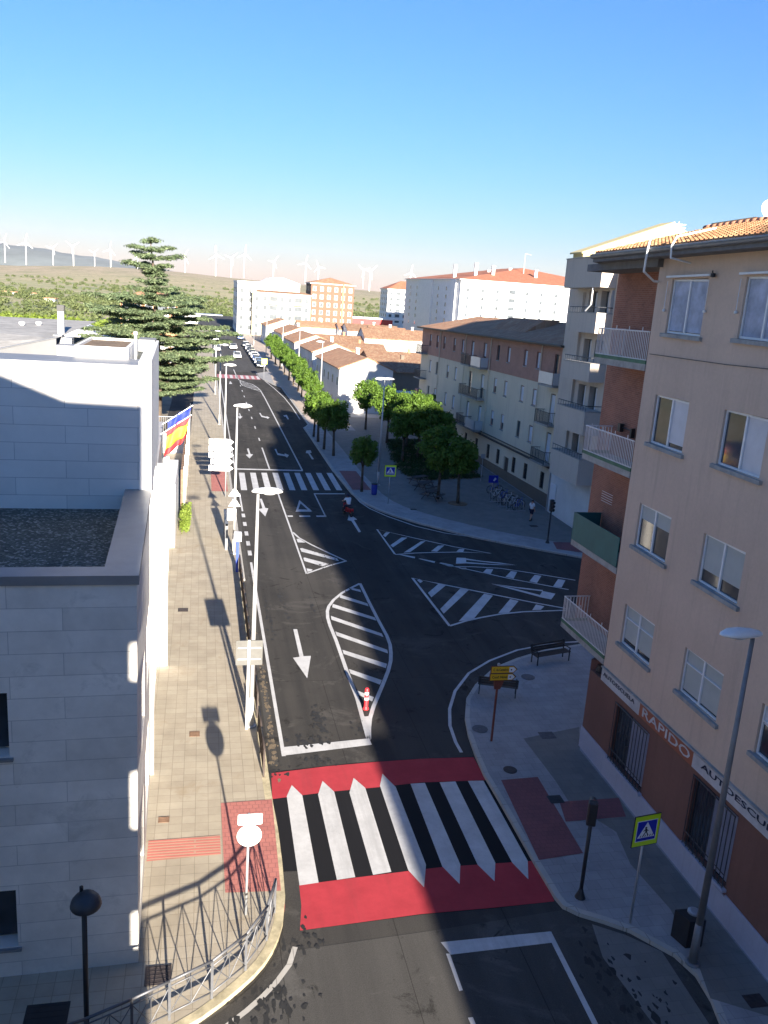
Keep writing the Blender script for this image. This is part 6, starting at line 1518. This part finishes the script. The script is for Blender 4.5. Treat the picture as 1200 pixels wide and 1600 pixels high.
x, y, _ = G(768, 772, KZ); bs = thing('bicycle_rack_sign', (x, y, 0), 'blue panel with a white mark over the bicycle racks', 'sign'); MB().tube((x, y, KZ), (x, y, 1.8), .03).build('post', 'galv', bs); bo = MB().box(x-.4, x+.45, y-.05, y-.02, 1.15, 1.8).build('panel', 'blue_sign', bs)
m = MB(); m.extr([(x+.0, y-.056, 1.35), (x+.12, y-.056, 1.28), (x+.3, y-.056, 1.5), (x+.16, y-.056, 1.62)], (0, .004, 0)); m.build('mark', 'sign_white', bo)
x, y, _ = G(700, 742, KZ)
x2, y2, _ = G(751, 752, KZ); sp_ = MB(); sp_.tube((x2, y2, KZ), (x2, y2, 2.7), .03); sp_.box(x2-.2, x2+.2, y2-.03, y2, 2.3, 2.7); setp(sp_.build('small_sign_post', 'galv', None, (x2, y2, KZ)), 'thin grey sign post by the lawn corner in front of the cream building', 'sign post')

# ================================================================ PEOPLE
def skin(name, verts, edges, radii, mat, parent, root=0, sub=2):
    me = bpy.data.meshes.new(name); me.from_pydata([tuple(v) for v in verts], edges, []); me.update()
    o = bpy.data.objects.new(name, me); COL.objects.link(o)
    md = o.modifiers.new('sk', 'SKIN'); md.use_smooth_shade = True
    for i, r in enumerate(radii):
        d = me.skin_vertices[0].data[i]; d.radius = (r, r) if not isinstance(r, tuple) else r; d.use_root = (i == root)
    sb = o.modifiers.new('s', 'SUBSURF'); sb.levels = sub; sb.render_levels = sub
    bpy.context.view_layer.update(); dg = bpy.context.evaluated_depsgraph_get()
    m2 = bpy.data.meshes.new_from_object(o.evaluated_get(dg)); bpy.data.objects.remove(o)
    m2.materials.clear(); m2.materials.append(MATS[mat]); o2 = bpy.data.objects.new(name, m2); COL.objects.link(o2)
    for p in m2.polygons: p.use_smooth = True
    if parent: o2.parent = parent
    return o2
def person(label, loc, rz, J, top, bottom, helmet=None, scale=1.0):
    """J: joints in metres, person facing -Y"""
    names = ['pelvis', 'waist', 'chest', 'neck', 'head', 'crown', 'shL', 'elL', 'wrL', 'haL', 'shR', 'elR', 'wrR', 'haR', 'hiL', 'knL', 'anL', 'toL', 'hiR', 'knR', 'anR', 'toR']
    E = [(0, 1), (1, 2), (2, 3), (3, 4), (4, 5), (2, 6), (6, 7), (7, 8), (8, 9), (2, 10), (10, 11), (11, 12), (12, 13), (0, 14), (14, 15), (15, 16), (16, 17), (0, 18), (18, 19), (19, 20), (20, 21)]
    R = [(.13, .10), (.12, .095), (.15, .11), .055, .085, .07, .06, .045, .03, .035, .06, .045, .03, .035, .085, .06, .042, .035, .085, .06, .042, .035]
    t = thing('person', (0, 0, 0), label, 'person')
    t.location = loc; t.rotation_euler = (0, 0, rz); t.scale = (scale,)*3
    V = [Vector(J[n]) for n in names]
    vv = list(V); ee = list(E); rr_ = list(R)
    for h, wr in ((9, 8), (13, 12)):       # five fingers on each hand
        d = (V[h]-V[wr]).normalized(); sd_ = d.cross(Vector((0, 1, 0))).normalized() if abs(d.y) < .9 else Vector((1, 0, 0))
        for k in range(5):
            a = len(vv); off = sd_*((k-2)*.019); L = (.055, .075, .08, .07, .05)[k]
            vv.append(V[h]+off+d*L*.6+Vector((0, -.004, 0))); ee.append((h, a)); rr_.append(.009); vv.append(V[h]+off*1.1+d*L+Vector((0, -.015, 0))); ee.append((a, a+1)); rr_.append(.007)
    skin('body', vv, ee, rr_, 'skin', t)
    def g(ids, edges, rad, mat, nm): return skin(nm, [V[i] for i in ids] if not isinstance(ids[0], Vector) else ids, edges, rad, mat, t, 0, 2)
    eL = V[6].lerp(V[7], .75); eR = V[10].lerp(V[11], .75)
    g([V[0]+Vector((0, 0, .02)), V[1], V[2], V[3]-Vector((0, 0, .05)), V[6], eL, V[10], eR], [(0, 1), (1, 2), (2, 3), (2, 4), (4, 5), (2, 6), (6, 7)], [(.165, .13), (.15, .125), (.175, .135), .075, .085, .07, .085, .07], top, 'shirt')
    kl = V[14].lerp(V[15], .95 if bottom[1] == 'short' else 1); kr = V[18].lerp(V[19], .95 if bottom[1] == 'short' else 1)
    vs_ = [V[0]+Vector((0, 0, .04)), V[14], kl, V[18], kr]; ed = [(0, 1), (1, 2), (0, 3), (3, 4)]; ra = [(.165, .13), .115, .085, .115, .085]
    if bottom[1] == 'long': vs_ += [V[16]+Vector((0, 0, .05)), V[20]+Vector((0, 0, .05))]; ed += [(2, 5), (4, 6)]; ra += [.065, .065]
    skin('trousers', vs_, ed, ra, bottom[0], t, 0, 2)
    h = V[4].lerp(V[5], .4)
    if helmet:
        m = MB(); m.lathe([(.12, -.07), (.145, -.02), (.15, .05), (.125, .12), (.07, .165), (.01, .175)], h, 16); m.build('helmet', helmet, t, smooth=True)
    else:
        m = MB(); m.lathe([(.098, .01), (.104, .05), (.09, .10), (.05, .13), (.01, .135)], h+Vector((0, .018, 0)), 14); m.build('hair', 'hair', t, smooth=True)
    m = MB(); m.cbox(h+Vector((0, -.095, -.01)), (.022, .03, .04)); m.build('nose', 'skin', t)
    for s in (-1, 1): MB().cbox(h+Vector((s*.033, -.084, .02)), (.022, .012, .010)).build('eye', 'hair', t); MB().cbox(h+Vector((s*.09, 0, 0)), (.018, .035, .055)).build('ear', 'skin', t)
    MB().cbox(h+Vector((0, -.083, -.05)), (.042, .012, .009)).build('mouth', 'red_trim', t)
    for nm, an in (('toL', 'anL'), ('toR', 'anR')):
        a = Vector(J[an]); b_ = Vector(J[nm]); c = a.lerp(b_, .5); MB().cbox((c.x, c.y-.02, min(a.z, b_.z)-.01), (.10, (a-b_).length+.16, .085), 0).build('shoe', 'rubber', t, bevel=.02)
    return t
J1 = dict(pelvis=(0, 0, .93), waist=(0, 0, 1.06), chest=(0, -.01, 1.30), neck=(0, -.01, 1.47), head=(0, -.02, 1.56), crown=(0, -.01, 1.66), shL=(.18, 0, 1.40), elL=(.27, -.06, 1.16), wrL=(.22, -.28, 1.12), haL=(.18, -.36, 1.14), shR=(-.18, 0, 1.40), elR=(-.25, .05, 1.13), wrR=(-.26, -.04, .90), haR=(-.26, -.07, .82),
          hiL=(.10, 0, .88), knL=(.11, -.16, .50), anL=(.11, -.12, .09), toL=(.12, -.27, .05), hiR=(-.10, 0, .88), knR=(-.11, .06, .48), anR=(-.11, .28, .14), toR=(-.11, .18, .05))
x, y, _ = G(829, 813, KZ); person('man in a white T-shirt and dark shorts walking across the plaza', (x, y, KZ), 2.2, J1, 'shirt_white', ('navy', 'short'), scale=.94)
# rider on a moped heading away
J2 = dict(pelvis=(0, .12, .82), waist=(0, .06, .98), chest=(0, -.06, 1.20), neck=(0, -.10, 1.36), head=(0, -.12, 1.45), crown=(0, -.12, 1.55), shL=(.19, -.06, 1.30), elL=(.27, -.24, 1.09), wrL=(.27, -.44, 1.02), haL=(.25, -.51, 1.02), shR=(-.19, -.06, 1.30), elR=(-.27, -.24, 1.09), wrR=(-.27, -.44, 1.02), haR=(-.25, -.51, 1.02),
          hiL=(.10, .10, .78), knL=(.17, -.26, .68), anL=(.16, -.22, .32), toL=(.16, -.36, .28), hiR=(-.10, .10, .78), knR=(-.17, -.26, .68), anR=(-.16, -.22, .32), toR=(-.16, -.36, .28))
cx, cy, _ = G(543, 805, 0)
person('rider in a dark helmet and pale top on the red moped', (cx, cy, 0), pi+.28, J2, 'shirt_white', ('navy', 'long'), 'navy')
mo = thing('moped', (0, 0, 0), 'red moped heading up the street just past the zebra crossing', 'moped'); mo.location = (cx, cy, 0); mo.rotation_euler = (0, 0, pi+.28)
for yy in (-.62, .60): MB().extr([(-.06, yy+.26*cos(2*pi*k/18), .27+.26*sin(2*pi*k/18)) for k in range(18)], (.12, 0, 0)).build('wheel', 'rubber', mo, bevel=.02)
m = MB(); m.cbox((0, .42, .52), (.30, .62, .30)); m.cbox((0, -.1, .32), (.32, .5, .08)); m.cbox((0, -.42, .62), (.34, .06, .55), 0, .25); m.cbox((0, -.62, .50), (.16, .34, .06)); m.build('body', 'moped_red', mo, bevel=.04)
MB().cbox((0, .32, .72), (.27, .66, .09)).build('saddle', 'rubber', mo, bevel=.03)
MB().tube((-.28, -.5, 1.0), (.28, -.5, 1.0), .02).tube((0, -.5, 1.0), (0, -.62, .3), .025).build('handlebar', 'black_metal', mo); MB().cbox((0, .74, .60), (.16, .04, .08)).build('tail_light', 'delin_red', mo); MB().cbox((0, .70, .40), (.18, .02, .14)).build('number_plate', 'sign_white', mo)

# ================================================================ CARS
def car(mat, name='parked_car', van=False):
    t = thing(name, (0, 0, 0), 'car', 'car', 'cars along the street')
    if mat not in MATS: pass
    W_ = .86; prof = [(-2.1, .30), (-2.12, .62), (-2.0, .86), (-1.15, .98), (-.55, 1.42), (.95, 1.47), (1.75, 1.02), (2.05, .95), (2.12, .55), (2.08, .30)] if not van else [(-2.3, .3), (-2.3, .8), (-1.8, 1.1), (-1.2, 1.9), (2.2, 1.95), (2.3, .9), (2.3, .3)]
    m = MB(); n_ = len(prof); vs = []
    for sx in (-1, 1):
        for (y, z) in prof: tap = 1.0 if z < 1.0 else .84; vs.append((sx*W_*tap, y, z))
    m.add(vs, [tuple(range(n_))[::-1], tuple(range(n_, 2*n_))] + [(i, (i+1) % n_, n_+(i+1) % n_, n_+i) for i in range(n_)]); m.build('body', mat, t, bevel=.05)
    for yy in (-1.3, 1.3):
        for sx in (-1, 1):
            w_ = MB().extr([(sx*.80, yy+.32*cos(2*pi*k/16), .32+.32*sin(2*pi*k/16)) for k in range(16)], (sx*.10, 0, 0)).build('wheel', 'rubber', t)
            MB().extr([(sx*.905, yy+.19*cos(2*pi*k/12), .32+.19*sin(2*pi*k/12)) for k in range(12)], (sx*.01, 0, 0)).build('rim', 'galv', w_)
    if not van:
        MB().poly([(-.66, -1.16, 1.0), (.66, -1.16, 1.0), (.62, -.60, 1.425), (-.62, -.60, 1.425)]).build('windscreen', 'glass', t); MB().poly([(-.66, 1.73, 1.06), (.66, 1.73, 1.06), (.62, 1.02, 1.465), (-.62, 1.02, 1.465)]).build('rear_window', 'glass', t)
        for sx in (-1, 1): MB().poly([(sx*.80, -.95, 1.0), (sx*.745, -.5, 1.38), (sx*.745, .9, 1.41), (sx*.80, 1.5, 1.03)]).build('side_window', 'glass', t)
    else: MB().poly([(-.7, -1.72, 1.15), (.7, -1.72, 1.15), (.66, -1.24, 1.86), (-.66, -1.24, 1.86)]).build('windscreen', 'glass', t)
    for sx in (-1, 1):
        MB().cbox((sx*.62, -2.1, .70), (.32, .08, .16)).build('headlight', 'sign_white', t); MB().cbox((sx*.68, 2.1 if not van else 2.3, .80), (.22, .08, .18)).build('tail_light', 'delin_red', t)
    MB().cbox((0, -2.13, .5), (.5, .02, .11)).build('number_plate', 'sign_white', t)
    return t
for nm, c_ in (('car_dark', (.02, .025, .035)), ('car_silver', (.45, .47, .49)), ('car_white', (.75, .76, .77)), ('car_blue', (.03, .07, .22)), ('car_grey', (.16, .17, .18))):
    n_ = NT(nm); n_.col(c_); n_.rough(.3); n_.b.inputs['Metallic'].default_value = .2; n_.b.inputs['Coat Weight'].default_value = .8; reg(nm, n_)
cars = [(11.6, 176.5, 0, 'car_dark', 'dark car, nearest of the row parked beyond the far crossing sign'), (11.5, 183, 0, 'car_silver', 'silver car parked second in the row beyond the far crossing'), (11.5, 190, 0, 'car_blue', 'blue car parked third in the row beyond the far crossing'), (11.5, 197, 0, 'car_white', 'white car parked fourth in the row beyond the far crossing'),
        (11.4, 205, 0, 'car_grey', 'grey car parked fifth in the row beyond the far crossing'), (11.4, 213, 0, 'car_dark', 'dark car parked sixth in the row beyond the far crossing'), (11.4, 222, 0, 'car_silver', 'silver car parked seventh in the row, hard to see'), (11.2, 232, 0, 'car_dark', 'dark car farthest in the parked row by the white flats'),
        (7.6, 196, 0, 'car_silver', 'silver car driving in the lane just beyond the far crossing'), (7.6, 222, pi, 'car_white', 'white car driving farther up the street'), (3.6, 214, 0, 'car_white', 'white car on the left side of the far street'), (3.6, 250, 0, 'car_silver', 'silver car far up on the left side'), (11.0, 262, 0, 'car_blue', 'blue car far up by the narrow white flats'), (7.4, 282, 0, 'car_dark', 'dark car farthest up the street')]
cp = {}
for x, y, r, mt, lab in cars:
    if mt not in cp: o = cp[mt] = car(mt)
    else: o = dup(cp[mt])
    o.location = (x, y, .01); o.rotation_euler = (0, 0, r); o['label'] = lab
# haze

hz = MB(); hz.box(-15000, 15000, -2000, 17000, -700, 700)
for M_ in ('haze',):
    n_ = NT('haze'); n_.t.nodes.remove(n_.b); pv = n_.n('ShaderNodeVolumePrincipled'); pv.inputs['Color'].default_value = (.80, .88, 1, 1); pv.inputs['Density'].default_value = .000012; pv.inputs['Anisotropy'].default_value = 0.0; n_.l(pv.outputs[0], n_.out.inputs['Volume']); reg('haze', n_)
setp(hz.build('haze', 'haze', None), 'thin blue morning haze over the far hills', 'haze', kind='stuff')
